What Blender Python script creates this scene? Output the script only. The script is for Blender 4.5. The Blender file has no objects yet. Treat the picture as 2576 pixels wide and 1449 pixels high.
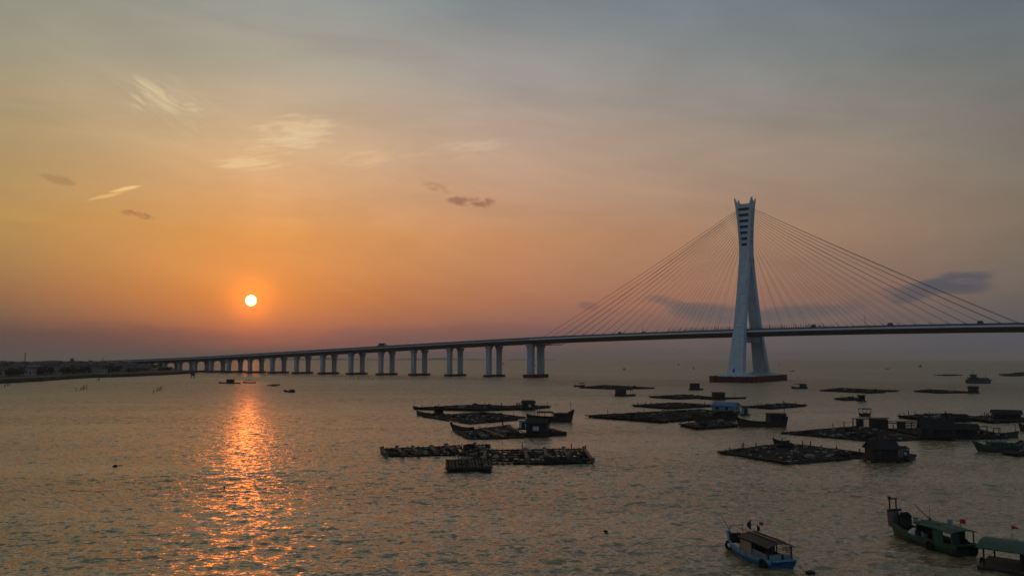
import bpy, math, random
import numpy as np
from mathutils import Vector, Matrix

random.seed(7)
S = bpy.context.scene
C = S.collection

# ------------------------------------------------------------------ camera
FPX, CX, CY, CAMH = 1983.0, 1288.0, 724.5, 18.0
PITCH = math.atan((900.5 - CY) / FPX)
cam = bpy.data.cameras.new("Camera")
cam.sensor_width = 36.0
cam.lens = FPX / 2576.0 * 36.0
cam.clip_start = 0.5
cam.clip_end = 60000
camo = bpy.data.objects.new("Camera", cam)
C.objects.link(camo)
camo.location = (0, 0, CAMH)
camo.rotation_euler = (math.pi / 2 + PITCH, 0, 0)
S.camera = camo


def ray(px, py):
    a = (px - CX) / FPX
    v = (CY - py) / FPX
    return Vector((a, math.cos(PITCH) - math.sin(PITCH) * v, math.sin(PITCH) + math.cos(PITCH) * v))


def G(p, z=0.0):
    r = ray(*p)
    t = (z - CAMH) / r.z
    return Vector((r.x * t, r.y * t, z))


def at_depth(p, d):
    r = ray(*p)
    return Vector((r.x * d / r.y, d, CAMH + r.z * d / r.y))


def mpp(g):
    return g.y / FPX


def az_el(p):
    r = ray(*p).normalized()
    return math.degrees(math.atan2(r.x, r.y)), math.degrees(math.asin(r.z))


R1 = lambda x, y: (.2475 * x, 828.9 + .2475 * y)
R2 = lambda x, y: (892.7 + .2475 * x, 828.9 + .2475 * y)
R3 = lambda x, y: (1402.8 + .2475 * x, 828.9 + .2475 * y)
R4 = lambda x, y: (1938.4 + .2475 * x, 828.9 + .2475 * y)
R6 = lambda x, y: (1810.9 + .1373 * x, 1249.8 + .1373 * y)
R7 = lambda x, y: (2193.5 + .1485 * x, 1249.8 + .1485 * y)
REARTH = 7.4e6


# ------------------------------------------------------------------ helpers
def lin(c):
    return tuple(((x / 255.0 + .055) / 1.055) ** 2.4 if x > 10 else x / 255.0 / 12.92 for x in c)


class MB:
    def __init__(self):
        self.v = []
        self.f = []
        self.m = []
        self.cur = 0

    def add(self, vs, fs):
        b = len(self.v)
        self.v.extend(tuple(v) for v in vs)
        for f in fs:
            self.f.append(tuple(b + i for i in f))
            self.m.append(self.cur)

    def box(self, cx, cy, cz, sx, sy, sz, rz=0.0):
        hx, hy, hz = sx / 2, sy / 2, sz / 2
        c, s = math.cos(rz), math.sin(rz)
        vs = []
        for z in (-hz, hz):
            for x, y in ((-hx, -hy), (hx, -hy), (hx, hy), (-hx, hy)):
                vs.append((cx + c * x - s * y, cy + s * x + c * y, cz + z))
        self.add(vs, [(3, 2, 1, 0), (4, 5, 6, 7), (0, 1, 5, 4), (1, 2, 6, 5), (2, 3, 7, 6), (3, 0, 4, 7)])

    def beam(self, p, q, w, h=None):
        h = h or w
        p, q = Vector(p), Vector(q)
        d = q - p
        if d.length < 1e-6:
            return
        d.normalize()
        up = Vector((0, 0, 1)) if abs(d.z) < .95 else Vector((1, 0, 0))
        a = d.cross(up).normalized()
        b = a.cross(d).normalized()
        vs = []
        for e in (p, q):
            for i, j in ((-1, -1), (1, -1), (1, 1), (-1, 1)):
                vs.append(e + a * (i * w / 2) + b * (j * h / 2))
        self.add(vs, [(3, 2, 1, 0), (4, 5, 6, 7), (0, 1, 5, 4), (1, 2, 6, 5), (2, 3, 7, 6), (3, 0, 4, 7)])

    def tube(self, p, q, r, n=6, r2=None):
        r2 = r if r2 is None else r2
        p, q = Vector(p), Vector(q)
        d = (q - p).normalized()
        up = Vector((0, 0, 1)) if abs(d.z) < .95 else Vector((1, 0, 0))
        a = d.cross(up).normalized()
        b = a.cross(d).normalized()
        vs = []
        for e, rr in ((p, r), (q, r2)):
            for i in range(n):
                t = 2 * math.pi * i / n
                vs.append(e + a * (math.cos(t) * rr) + b * (math.sin(t) * rr))
        fs = [(i, (i + 1) % n, n + (i + 1) % n, n + i) for i in range(n)]
        fs += [tuple(range(n - 1, -1, -1)), tuple(range(n, 2 * n))]
        self.add(vs, fs)

    def torus(self, c, ax, R, r, n=14, k=8):
        c, ax = Vector(c), Vector(ax).normalized()
        up = Vector((0, 0, 1)) if abs(ax.z) < .95 else Vector((1, 0, 0))
        a = ax.cross(up).normalized()
        b = a.cross(ax)
        vs = []
        for i in range(n):
            t = 2 * math.pi * i / n
            d = a * math.cos(t) + b * math.sin(t)
            for j in range(k):
                u = 2 * math.pi * j / k
                vs.append(c + d * (R + r * math.cos(u)) + ax * (r * math.sin(u)))
        fs = []
        for i in range(n):
            for j in range(k):
                fs.append((i * k + j, ((i + 1) % n) * k + j, ((i + 1) % n) * k + (j + 1) % k, i * k + (j + 1) % k))
        self.add(vs, fs)

    def loft(self, rings, cap=True):
        n = len(rings[0])
        vs = [p for r in rings for p in r]
        fs = []
        for k in range(len(rings) - 1):
            for i in range(n):
                j = (i + 1) % n
                fs.append((k * n + i, k * n + j, (k + 1) * n + j, (k + 1) * n + i))
        if cap:
            fs.append(tuple(range(n - 1, -1, -1)))
            fs.append(tuple((len(rings) - 1) * n + i for i in range(n)))
        self.add(vs, fs)

    def blob(self, c, rx, ry, rz, seed=0, n=8, m=5, rough=.25):
        rnd = random.Random(seed)
        vs = [(c[0], c[1], c[2] + rz)]
        for i in range(1, m):
            th = math.pi * i / m
            for j in range(n):
                ph = 2 * math.pi * (j + .5 * (i % 2)) / n
                k = 1 + rnd.uniform(-rough, rough)
                vs.append((c[0] + rx * k * math.sin(th) * math.cos(ph), c[1] + ry * k * math.sin(th) * math.sin(ph), c[2] + rz * k * math.cos(th)))
        vs.append((c[0], c[1], c[2] - rz))
        fs = [(0, 1 + j, 1 + (j + 1) % n) for j in range(n)]
        for i in range(m - 2):
            for j in range(n):
                a = 1 + i * n + j
                b = 1 + i * n + (j + 1) % n
                fs.append((a, a + n, b + n, b))
        L = len(vs) - 1
        o = 1 + (m - 2) * n
        fs += [(L, o + (j + 1) % n, o + j) for j in range(n)]
        self.add(vs, fs)

    def build(self, name, mat, parent=None, smooth=False):
        me = bpy.data.meshes.new(name)
        me.from_pydata(self.v, [], self.f)
        mats = mat if isinstance(mat, (list, tuple)) else [mat]
        for m in mats:
            me.materials.append(m)
        if len(mats) > 1:
            me.polygons.foreach_set("material_index", self.m)
        if smooth:
            me.polygons.foreach_set("use_smooth", [True] * len(self.f))
        me.update()
        o = bpy.data.objects.new(name, me)
        C.objects.link(o)
        if parent:
            o.parent = parent
        return o


def tag(o, label=None, cat=None, group=None, kind=None):
    if label:
        o["label"] = label
    if cat:
        o["category"] = cat
    if group:
        o["group"] = group
    if kind:
        o["kind"] = kind
    return o


def empty(name, loc, rz=0.0, label=None, cat=None, group=None):
    o = bpy.data.objects.new(name, None)
    o.empty_display_size = .5
    C.objects.link(o)
    o.location = loc
    o.rotation_euler = (0, 0, rz)
    return tag(o, label, cat, group)


def copy_tree(o, parent=None):
    c = o.copy()
    C.objects.link(c)
    c.parent = parent
    for ch in list(o.children):
        copy_tree(ch, c)
    return c


# ------------------------------------------------------------------ materials
def nodes(m):
    m.use_nodes = True
    nt = m.node_tree
    return nt, nt.nodes, nt.links


_MC = {}


def mat(name, col, rough=.7, var=.35, scale=3.0, metal=0.0, bump=.15, stretch=(1, 1, 1), spec=.3, wear=None, joints=0):
    """plain weathered surface: colour broken up by two scales of noise"""
    if name in _MC:
        return _MC[name]
    m = bpy.data.materials.new(name)
    nt, N, L = nodes(m)
    b = N["Principled BSDF"]
    tc = N.new("ShaderNodeTexCoord")
    mp = N.new("ShaderNodeMapping")
    mp.inputs["Scale"].default_value = stretch
    L.new(tc.outputs["Object"], mp.inputs["Vector"])
    n1 = N.new("ShaderNodeTexNoise")
    n1.inputs["Scale"].default_value = scale
    n1.inputs["Detail"].default_value = 6
    n1.inputs["Roughness"].default_value = .65
    L.new(mp.outputs["Vector"], n1.inputs["Vector"])
    rp = N.new("ShaderNodeValToRGB")
    rp.color_ramp.elements[0].position = .3
    rp.color_ramp.elements[1].position = .72
    rp.color_ramp.elements[0].color = tuple(c * (1 - var) for c in col) + (1,)
    rp.color_ramp.elements[1].color = tuple(min(.9, c * (1 + var)) for c in col) + (1,)
    L.new(n1.outputs["Fac"], rp.inputs["Fac"])
    col_out = rp.outputs["Color"]
    if wear:                      # rust, grime and bare patches with their own outline
        n2 = N.new("ShaderNodeTexNoise")
        n2.inputs["Scale"].default_value = scale * 1.7
        n2.inputs["Detail"].default_value = 8
        n2.inputs["Roughness"].default_value = .7
        L.new(mp.outputs["Vector"], n2.inputs["Vector"])
        r2 = N.new("ShaderNodeMapRange")
        r2.inputs[1].default_value = .52
        r2.inputs[2].default_value = .62
        r2.inputs[4].default_value = .8
        L.new(n2.outputs["Fac"], r2.inputs[0])
        mx = N.new("ShaderNodeMix")
        mx.data_type = 'RGBA'
        L.new(r2.outputs[0], mx.inputs[0])
        L.new(col_out, mx.inputs[6])
        mx.inputs[7].default_value = tuple(wear) + (1,)
        col_out = mx.outputs[2]
    if joints:                    # formwork lift lines in cast concrete
        sz = N.new("ShaderNodeSeparateXYZ")
        L.new(tc.outputs["Object"], sz.inputs[0])
        md = N.new("ShaderNodeMath")
        md.operation = 'PINGPONG'
        L.new(sz.outputs[2], md.inputs[0])
        md.inputs[1].default_value = joints / 2
        lt = N.new("ShaderNodeMath")
        lt.operation = 'LESS_THAN'
        L.new(md.outputs[0], lt.inputs[0])
        lt.inputs[1].default_value = .10
        mu = N.new("ShaderNodeMath")
        mu.operation = 'MULTIPLY'
        L.new(lt.outputs[0], mu.inputs[0])
        mu.inputs[1].default_value = .45
        mx = N.new("ShaderNodeMix")
        mx.data_type = 'RGBA'
        L.new(mu.outputs[0], mx.inputs[0])
        L.new(col_out, mx.inputs[6])
        mx.inputs[7].default_value = tuple(c * .45 for c in col) + (1,)
        col_out = mx.outputs[2]
    L.new(col_out, b.inputs["Base Color"])
    b.inputs["Roughness"].default_value = rough
    b.inputs["Metallic"].default_value = metal
    b.inputs["Specular IOR Level"].default_value = spec
    if bump:
        bp = N.new("ShaderNodeBump")
        bp.inputs["Strength"].default_value = bump
        bp.inputs["Distance"].default_value = .05
        L.new(n1.outputs["Fac"], bp.inputs["Height"])
        L.new(bp.outputs["Normal"], b.inputs["Normal"])
    _MC[name] = m
    return m


M = dict(
    white=mat("white_concrete", (.40, .475, .54), .55, .20, .18, bump=0, stretch=(1.6, 1.6, .16), spec=.25, joints=5.0),
    conc=mat("pier_concrete", (.40, .42, .45), .75, .3, .3, bump=0, stretch=(1.5, 1.5, .2), spec=.15, joints=4.0),
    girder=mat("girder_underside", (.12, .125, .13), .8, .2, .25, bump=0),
    fascia=mat("deck_fascia_paint", (.60, .63, .66), .5, .12, .2, bump=0),
    rail=mat("parapet_steel_blue", (.07, .10, .155), .5, .2, .3, bump=0),
    asphalt=mat("bridge_asphalt", (.05, .05, .052), .9, .2, .5, bump=0),
    cable=mat("cable_sheath", (.10, .09, .085), .6, .1, .5, bump=0),
    redfend=mat("fender_red_paint", (.095, .010, .011), .6, .5, .25, bump=0, stretch=(1, 1, .4)),
    darkcap=mat("pile_cap_wet", (.035, .025, .025), .7, .4, .3, bump=0),
    slot=mat("slot_shade_hatch_navy", (.05, .08, .12), .5, .2, .5, bump=0),  # navy of doors and hatches; behind the slots it paints in recess shade
    wood=mat("weathered_wood", (.028, .024, .022), .85, .5, 2.5, stretch=(1, 1, 1)),
    woodl=mat("pale_timber", (.13, .10, .08), .8, .35, 2.5),
    net=mat("wet_net", (.013, .013, .014), .9, .6, 5.0, spec=.15),
    foam=mat("dirty_foam_float", (.16, .15, .14), .8, .3, 3.0),
    foamp=mat("pale_foam", (.34, .31, .28), .8, .5, .6),
    barrel=mat("blue_barrel_plastic", (.016, .024, .032), .5, .4, 1.5),
    plank=mat("hut_planks", (.036, .029, .026), .85, .5, 3.0, stretch=(4, 4, .4)),
    tinroof=mat("rusty_roof_sheet", (.085, .075, .072), .7, .4, 1.5),
    felt=mat("dark_roof_felt", (.020, .019, .021), .85, .4, 1.5),
    blueroof=mat("blue_roof_sheet", (.045, .14, .34), .55, .25, 1.5),
    bluewall=mat("faded_blue_panel", (.16, .24, .28), .7, .3, 1.5),
    whitep=mat("white_panel_board", (.42, .44, .48), .7, .15, 1.5, wear=(.10, .09, .08)),
    glass=mat("dark_window", (.012, .014, .018), .15, .2, 2.0, bump=0, spec=.6),
    hulld=mat("dark_tarred_hull", (.030, .024, .022), .75, .5, 2.0, stretch=(.4, 1, 3)),
    hullb=mat("brown_timber_hull", (.060, .040, .030), .75, .5, 2.0, stretch=(.4, 1, 3)),
    hullg=mat("dark_green_hull", (.022, .055, .042), .6, .45, 2.0, stretch=(.4, 1, 3), wear=(.045, .032, .024)),
    green=mat("green_paint", (.032, .092, .064), .6, .3, 2.0, wear=(.045, .032, .024)),
    greenroof=mat("green_roof_sheet", (.030, .085, .066), .65, .3, 1.2, wear=(.045, .032, .024)),
    bluep=mat("blue_boat_paint", (.035, .13, .27), .55, .35, 2.0, stretch=(.4, 1, 2), wear=(.045, .032, .024)),
    bluel=mat("light_blue_rail_paint", (.12, .30, .46), .55, .35, 2.5, wear=(.045, .032, .024)),
    deckm=mat("boat_deck_boards", (.075, .062, .052), .85, .5, 2.0, stretch=(.6, 5, 1)),
    tan=mat("tan_boards", (.27, .20, .15), .8, .25, 2.0, stretch=(6, 6, .3)),
    grey=mat("grey_tarp", (.17, .19, .22), .8, .25, 1.5, wear=(.07, .07, .075)),
    canopy=mat("brown_canopy_tarp", (.075, .058, .052), .85, .3, 1.5),
    rubber=mat("tyre_rubber", (.012, .012, .012), .9, .3, 6.0),
    red=mat("red_flag_cloth", (.55, .012, .03), .7, .1, 4.0, bump=0),
    yellow=mat("yellow_star_cloth", (.65, .42, .03), .7, .1, 4.0, bump=0),
    blackflag=mat("black_flag_cloth", (.02, .016, .018), .85, .3, 4.0, bump=0),
    white_cloth=mat("white_sacks", (.50, .49, .48), .85, .2, 3.0),
    steel=mat("galvanised_steel", (.11, .11, .115), .55, .3, 2.0, metal=.3),
    rock=mat("shore_bank", (.10, .092, .085), .9, .35, .15, bump=0),
    soil=mat("headland_soil", (.055, .050, .036), .95, .45, .05, bump=0),
    leaf=mat("tree_leaves", (.042, .052, .030), .85, .5, .8, bump=0, spec=.1),
    bark=mat("tree_bark", (.05, .04, .032), .9, .3, 2.0, bump=0),
    plaster=mat("pale_plaster", (.34, .30, .28), .85, .25, .35, bump=0),
    pinkpl=mat("pink_plaster", (.26, .20, .18), .85, .3, .35, bump=0),
    greypl=mat("grey_plaster", (.13, .12, .12), .85, .3, .35, bump=0),
    whitepl=mat("whitewashed_plaster", (.55, .55, .58), .8, .12, .3, bump=0),
    rooft=mat("house_roof_tiles", (.095, .065, .055), .85, .35, .5, bump=0),
    hill=mat("far_hill_cover", (.04, .045, .045), .95, .3, .004, bump=0),
    ship=mat("grey_ship_steel", (.09, .10, .10), .65, .3, .4, bump=0),
    truck=mat("truck_body", (.09, .075, .08), .6, .2, 1.0, bump=0),
)
# ------------------------------------------------------------------ sky and sun
SUN_AZ, SUN_EL = az_el((631.5, 756))


def build_world():
    w = bpy.data.worlds.new("World")
    S.world = w
    w.use_nodes = True
    nt = w.node_tree
    N, L = nt.nodes, nt.links
    N.clear()
    out = N.new("ShaderNodeOutputWorld")
    bg = N.new("ShaderNodeBackground")
    L.new(bg.outputs[0], out.inputs[0])

    def val(x):
        return x

    def m(op, a, b=None, c=None, clamp=False):
        n = N.new("ShaderNodeMath")
        n.operation = op
        n.use_clamp = clamp
        for i, x in enumerate((a, b, c)):
            if x is None:
                continue
            if isinstance(x, (int, float)):
                n.inputs[i].default_value = x
            else:
                L.new(x, n.inputs[i])
        return n.outputs[0]

    def mix(f, a, b):
        n = N.new("ShaderNodeMix")
        n.data_type = 'RGBA'
        n.clamp_factor = True
        for i, x in ((0, f), (6, a), (7, b)):
            if isinstance(x, (int, float)):
                n.inputs[i].default_value = x
            elif isinstance(x, tuple):
                n.inputs[i].default_value = x
            else:
                L.new(x, n.inputs[i])
        return n.outputs[2]

    def sstep(x, lo, hi):
        n = N.new("ShaderNodeMapRange")
        n.interpolation_type = 'SMOOTHSTEP'
        n.inputs[1].default_value = lo
        n.inputs[2].default_value = hi
        L.new(x, n.inputs[0])
        return n.outputs[0]

    tc = N.new("ShaderNodeTexCoord")
    nrm = N.new("ShaderNodeVectorMath")
    nrm.operation = 'NORMALIZE'
    L.new(tc.outputs["Generated"], nrm.inputs[0])
    D = nrm.outputs[0]
    sp = N.new("ShaderNodeSeparateXYZ")
    L.new(D, sp.inputs[0])
    el = m('MULTIPLY', m('ARCSINE', sp.outputs[2]), 180 / math.pi)
    az = m('MULTIPLY', m('ARCTAN2', sp.outputs[0], sp.outputs[1]), 180 / math.pi)
    fac = m('POWER', m('DIVIDE', m('MAXIMUM', el, 0.0), 90.0), .5)

    cols = [
        (-180, {0: (88, 98, 118), 4: (100, 112, 132), 12: (112, 128, 148), 25: (110, 134, 158), 45: (104, 126, 144), 90: (80, 77, 70)}),
        (-75, {0: (74, 68, 74), 4.2: (104, 92, 84), 8.7: (132, 116, 94), 14.4: (130, 124, 112), 25: (115, 126, 130), 45: (104, 101, 92), 90: (80, 77, 70)}),
        (-33, {0: (80, 64, 66), 1.5: (98, 79, 74), 4.2: (142, 105, 76), 8.7: (176, 139, 84), 14.4: (168, 148, 112), 20: (146, 145, 128), 25: (133, 139, 130), 45: (104, 101, 92), 90: (80, 77, 70)}),
        (-18, {0: (112, 70, 68), 1.5: (150, 88, 76), 4.2: (196, 120, 64), 8.7: (210, 146, 86), 14.4: (204, 170, 132), 20: (170, 163, 146), 25: (143, 150, 148), 45: (104, 101, 92), 90: (80, 77, 70)}),
        (0, {0: (104, 84, 84), 1.5: (124, 90, 90), 4.2: (170, 113, 88), 8.7: (190, 136, 98), 14.4: (186, 156, 136), 20: (157, 151, 147), 25: (128, 137, 142), 45: (104, 101, 92), 90: (80, 77, 70)}),
        (17, {0: (98, 92, 96), 1.5: (104, 95, 96), 4.2: (154, 113, 97), 8.7: (166, 130, 106), 14.4: (158, 140, 125), 20: (134, 136, 135), 25: (108, 122, 130), 45: (100, 101, 96), 90: (80, 77, 70)}),
        (33, {0: (78, 82, 94), 1.5: (84, 86, 95), 4.2: (110, 100, 94), 8.7: (128, 113, 98), 14.4: (122, 117, 110), 20: (104, 113, 116), 25: (87, 103, 112), 45: (96, 101, 100), 90: (80, 77, 70)}),
        (80, {0: (70, 76, 92), 4.2: (84, 92, 106), 12: (98, 112, 126), 25: (98, 116, 132), 90: (80, 77, 70)}),
        (180, None)]
    cols[-1] = (180, cols[0][1])
    cur = None
    prev = None
    for a, st in cols:
        r = N.new("ShaderNodeValToRGB")
        cr = r.color_ramp
        items = sorted(st.items())
        while len(cr.elements) < len(items):
            cr.elements.new(.5)
        for e, (k, c) in zip(cr.elements, items):
            e.position = 0
        for i, (k, c) in enumerate(items):
            cr.elements[i].position = math.sqrt(k / 90.0)
            cr.elements[i].color = lin(c) + (1,)
        L.new(fac, r.inputs[0])
        if cur is None:
            cur = r.outputs[0]
        else:
            f = N.new("ShaderNodeMapRange")
            f.inputs[1].default_value = prev
            f.inputs[2].default_value = a
            L.new(az, f.inputs[0])
            cur = mix(f.outputs[0], cur, r.outputs[0])
        prev = a

    # Nishita atmosphere underneath, same sun direction
    sky = N.new("ShaderNodeTexSky")
    sky.sky_type = 'NISHITA'
    sky.sun_disc = False
    sky.sun_elevation = math.radians(SUN_EL)
    sky.sun_rotation = math.radians(SUN_AZ)
    sky.air_density = 1.75
    sky.dust_density = 4.0
    sk = N.new("ShaderNodeVectorMath")
    sk.operation = 'SCALE'
    sk.inputs[3].default_value = .06
    L.new(sky.outputs[0], sk.inputs[0])
    cur = mix(.10, cur, sk.outputs[0])

    # clouds: soft ellipses in azimuth / elevation broken by noise
    cv = N.new("ShaderNodeCombineXYZ")
    L.new(az, cv.inputs[0])
    L.new(el, cv.inputs[1])

    def noise(scale, sx, sy, det, rot=0.0, dist=0.0):
        mp = N.new("ShaderNodeMapping")
        mp.vector_type = 'TEXTURE'
        mp.inputs["Scale"].default_value = (1 / sx, 1 / sy, 1)
        mp.inputs["Rotation"].default_value = (0, 0, math.radians(rot))
        L.new(cv.outputs[0], mp.inputs[0])
        n = N.new("ShaderNodeTexNoise")
        n.inputs["Scale"].default_value = scale
        n.inputs["Detail"].default_value = det
        n.inputs["Roughness"].default_value = .62
        n.inputs["Distortion"].default_value = dist
        L.new(mp.outputs[0], n.inputs[0])
        return n.outputs[0]

    wisp = noise(.95, .38, 2.5, 9, rot=7, dist=.7)
    wispd = noise(.95, .42, 2.4, 9, rot=-28, dist=.7)
    puff = noise(1.1, .8, 1.6, 7, dist=.6)
    soft = noise(.36, .5, 1.6, 4, dist=.3)
    PD = math.degrees(1 / FPX)
    clouds = [
        (440, 275, 210, 100, -24, (196, 180, 146), .3, 'd', .40, .7),
        (700, 365, 260, 110, 6, (208, 180, 136), .32, 'w', .40, .7),
        (1100, 388, 260, 46, 5, (196, 168, 136), .35, 'w', .40, .7),
        (380, 245, 115, 44, -28, (212, 190, 150), .62, 'd', .36, .62),
        (483, 273, 48, 15, -4, (212, 190, 152), .5, 'w', .35, .65),
        (497, 318, 55, 16, -10, (208, 182, 140), .35, 'd', .35, .65),
        (738, 334, 140, 62, 10, (218, 190, 150), .72, 'w', .34, .60),
        (655, 374, 72, 17, 6, (220, 190, 145), .6, 'w', .35, .65),
        (628, 412, 125, 27, 8, (224, 190, 138), .75, 'w', .32, .58),
        (905, 404, 100, 26, 9, (214, 178, 138), .75, 'w', .33, .58),
        (1045, 390, 70, 8, 5, (206, 172, 138), .5, 'w', .35, .62),
        (1190, 370, 120, 22, 5, (198, 172, 146), .6, 'w', .33, .58),
        (1450, 345, 60, 10, 4, (185, 165, 148), .25, 'w', .38, .66),
        (318, 475, 54, 5.5, 17, (236, 190, 124), 1.0, 'w', .2, .5),
        (266, 494, 66, 5.5, 19, (226, 176, 108), .8, 'w', .25, .55),
        (700, 556, 110, 16, 0, (226, 165, 100), .35, 'w', .35, .65),
        (1190, 508, 95, 21, -4, (146, 103, 82), .85, 'p', .42, .66),
        (1100, 472, 60, 15, -12, (162, 118, 86), .45, 'p', .36, .62),
        (348, 540, 78, 12, -10, (148, 106, 70), .75, 'p', .42, .66),
        (148, 453, 66, 14, -6, (150, 118, 84), .5, 'p', .36, .62),
        (2415, 710, 120, 34, 2, (80, 80, 88), .95, 's', .28, .5),
        (2310, 735, 120, 26, 14, (84, 82, 88), .85, 's', .3, .55),
        (2190, 752, 160, 24, 12, (98, 90, 90), .5, 's', .36, .64),
        (1690, 762, 90, 17, -14, (118, 96, 92), .85, 's', .3, .55),
        (1800, 790, 150, 30, -7, (104, 92, 92), .95, 's', .26, .5),
        (1990, 790, 210, 24, 4, (102, 92, 92), .9, 's', .26, .5),
        (1480, 770, 42, 16, -8, (126, 92, 84), .65, 's', .36, .6),
        (300, 850, 520, 45, -1, (88, 70, 70), .3, 's', .3, .65),
        (1120, 840, 520, 34, 1, (112, 82, 80), .35, 's', .3, .65),
    ]
    src = {'w': wisp, 'd': wispd, 'p': puff, 's': soft}
    for px, py, rx, ry, ang, col, stg, kind, lo, hi in clouds:
        ca, ce = az_el((px, py))
        ca_, sa_ = math.cos(math.radians(ang)), math.sin(math.radians(ang))
        da = m('SUBTRACT', az, ca)
        de = m('SUBTRACT', el, ce)
        cosx = 1.0 / math.cos(math.atan((px - CX) / FPX)) ** 2
        kx = 1.0 / (rx * PD / cosx)
        ky = 1.0 / (ry * PD)
        u = m('MULTIPLY', m('ADD', m('MULTIPLY', da, ca_), m('MULTIPLY', de, sa_)), kx)
        v = m('MULTIPLY', m('SUBTRACT', m('MULTIPLY', de, ca_), m('MULTIPLY', da, sa_)), ky)
        r2 = m('ADD', m('MULTIPLY', u, u), m('MULTIPLY', v, v))
        fall = sstep(r2, 1.3, 0.0)
        nz = sstep(m('ADD', src[kind], m('MULTIPLY', m('SUBTRACT', fall, .95 if kind in 'wd' else .8), .34)), lo, hi)
        f = m('MULTIPLY', m('MULTIPLY', fall, nz), stg)
        cur = mix(f, cur, lin(col) + (1,))

    # faint uneven banding of the haze layers, then sun glow and disc
    hz = noise(.10, .55, 2.2, 4, rot=-4, dist=.5)
    hm = N.new("ShaderNodeMapRange")
    hm.inputs[1].default_value = .3
    hm.inputs[2].default_value = .7
    hm.inputs[3].default_value = .90
    hm.inputs[4].default_value = 1.08
    L.new(hz, hm.inputs[0])
    hs = N.new("ShaderNodeVectorMath")
    hs.operation = 'SCALE'
    L.new(cur, hs.inputs[0])
    L.new(hm.outputs[0], hs.inputs[3])
    cur = hs.outputs[0]
    sd = Vector((math.sin(math.radians(SUN_AZ)) * math.cos(math.radians(SUN_EL)), math.cos(math.radians(SUN_AZ)) * math.cos(math.radians(SUN_EL)), math.sin(math.radians(SUN_EL))))
    dt = N.new("ShaderNodeVectorMath")
    dt.operation = 'DISTANCE'
    L.new(D, dt.inputs[0])
    dt.inputs[1].default_value = sd
    ang = m('MULTIPLY', dt.outputs["Value"], 180 / math.pi)
    g1 = m('POWER', math.e, m('MULTIPLY', m('MULTIPLY', ang, ang), -1 / (1.35 ** 2)))
    g2 = m('POWER', math.e, m('MULTIPLY', ang, -1 / 2.6))
    disc = sstep(ang, .41, .33)

    def addc(base, f, col):
        s = N.new("ShaderNodeVectorMath")
        s.operation = 'SCALE'
        s.inputs[0].default_value = col
        L.new(f, s.inputs[3])
        a = N.new("ShaderNodeVectorMath")
        a.operation = 'ADD'
        L.new(base, a.inputs[0])
        L.new(s.outputs[0], a.inputs[1])
        return a.outputs[0]

    cur = addc(cur, g1, (.50, .085, .004))
    cur = addc(cur, g2, (.25, .06, .004))
    cur = addc(cur, disc, (4.0, 2.4, 1.0))
    L.new(cur, bg.inputs[0])
    bg.inputs[1].default_value = 1.0

    w.cycles.sampling_method = 'NONE'
    sun = bpy.data.lights.new("Sun", 'SUN')
    sun.energy = SUN_E
    sun.color = (1.0, .20, .03)
    sun.angle = math.radians(.55)
    so = bpy.data.objects.new("Sun", sun)
    C.objects.link(so)
    so.location = (0, 0, 200)
    so.rotation_euler = (-sd).to_track_quat('-Z', 'Y').to_euler()


SUN_E = .028
build_world()

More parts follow.
